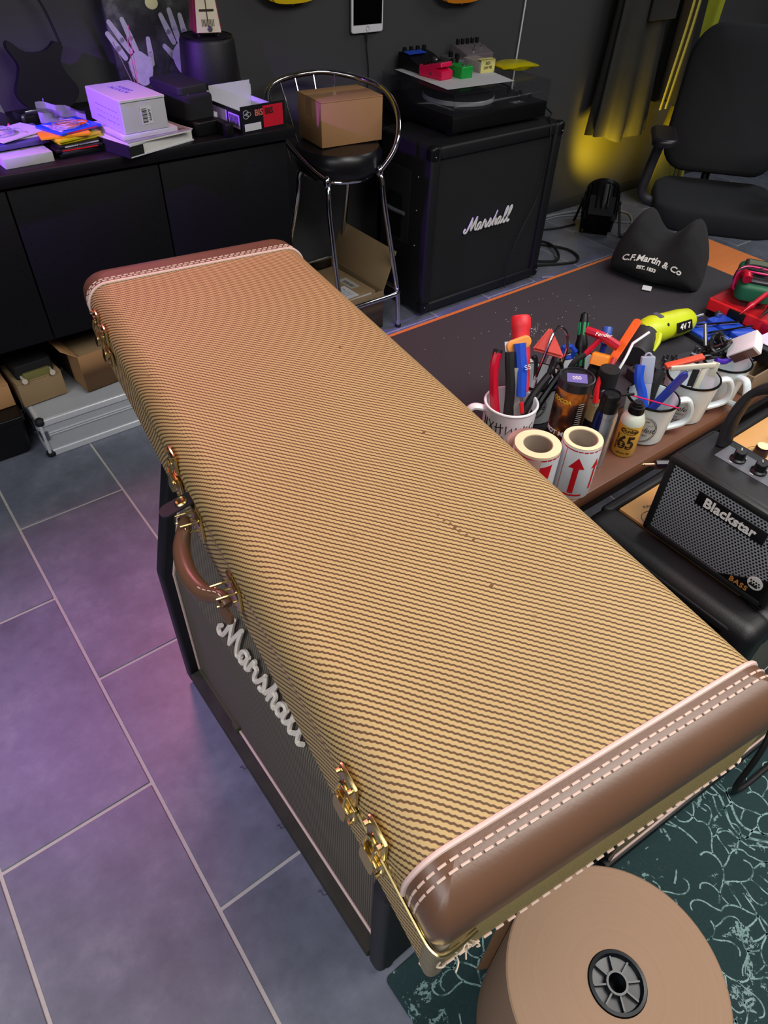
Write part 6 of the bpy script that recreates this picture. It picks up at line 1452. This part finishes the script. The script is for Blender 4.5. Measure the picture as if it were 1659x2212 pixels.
for r_ in range(2):
    for q in range(4): b.cyl(.0016, .0014, ML3 @ TR(.0145+.0045*q+.002*r_, .024-.0045*r_, .0005), 8)
b.rbox(-.009, .006, -.0022, .0022, 0, .0014, .002, m=ML3 @ TR(.0225, .0155, .0003)); obj('emblem_dots', b, INK, em)
b = B(); b.bx(-.008, .036, FY0+.02, FY1-.045, FH-.0005, FH+.001); tp = obj('top_panel', b, mat('grey_control_strip', '#5f6168', .4), fl)
for y_ in (.045, .008, -.030, -.068):
    b = B(); b.lathe([(.0125, 0), (.0125, .003), (.0095, .005), (.0090, .017), (.0080, .018), (.001, .018)], 24, TR(.012, y_, FH+.0012), cap1=False); kb = obj('knob', b, BLACK, tp)
    b = B(); b.bx(-.0006, .0006, .001, .0085, .0182, .0188, m=TR(.012, y_, FH+.0012, 0, 0, -60)); obj('pointer', b, WHITEL, kb)
    b = B(); b.box(.0015, .006, .0003, TR(-.002, y_+.004, FH+.0013)); b.box(.0015, .004, .0003, TR(.026, y_-.006, FH+.0013)); obj('scale_mark', b, WHITEL, tp)
b = B(); P = cr([(.034, .084, FH), (.042, .090, FH+.05), (.054, .078, FH+.10), (.058, .03, FH+.125), (.058, -.04, FH+.115), (.050, -.085, FH+.06), (.040, -.100, FH)], 7)
rg = []
for i, p in enumerate(P):
    a = P[max(0, i-1)]; c = P[min(len(P)-1, i+1)]; d_ = (c-a).normalized(); sd = Vector((1, 0, 0)); sd = (sd-d_*sd.dot(d_)).normalized(); n_ = d_.cross(sd)
    rg.append([p+sd*(.0185*math.copysign(abs(math.cos(q))**.5, math.cos(q)))+n_*(.0075*math.copysign(abs(math.sin(q))**.5, math.sin(q))) for q in [2*PI*k/12 for k in range(12)]])
b.rings(rg); obj('carry_strap', b, mat('black_rubbery_strap', '#16151a', .5), fl)
for s in (-1, 1):
    for x_ in (-.045, .04):
        b = B(); b.cyl(.007, .004, TR(x_, s*.1, -.003), 10); obj('foot', b, RUBBER, fl)
jk = thing('jack_plug', 'violet-black jack plug with gold tip poking out left of the mini amplifier', 'plug', (.985, .455, .725))
T2(jk, 'plug_sleeve', [(.985, .448, .725), (1.02, .425, .725)], .0085, mat('dark_violet_knob', '')); T2(jk, 'plug_pin', [(.968, .460, .725), (.986, .448, .725)], .0028, mat('rose_gold', '#b98a72', .3, .8)); 
b = B(); b.sphere(.0034, TR(-.018, .006, 0), 10); obj('plug_tip', b, GOLD, jk)
b = B(); b.tube(cr([(1.02, .425, .725), (1.07, .40, .72), (1.13, .395, .68), (1.15, .38, .64)], 6), .004, 8); single('instrument_cable', b, RUBBER, 'black cable leading from the violet jack plug to the combo', 'cable')
b = B(); b.tube(cr([(1.52, .40, .640), (1.50, .24, .642), (1.44, .125, .63), (1.30, .110, .46), (1.18, .09, .30), (1.09, .050, .18), (1.06, .040, .05), (1.10, .030, .016), (1.25, .020, .016), (1.45, .01, .016), (1.8, -.03, .016), (2.3, -.2, .016), (3.3, -.3, .010)], 8), .0065, 8); single('power_cable', b, RUBBER, 'thick black cable hanging over the combo grille onto the rug', 'cable')
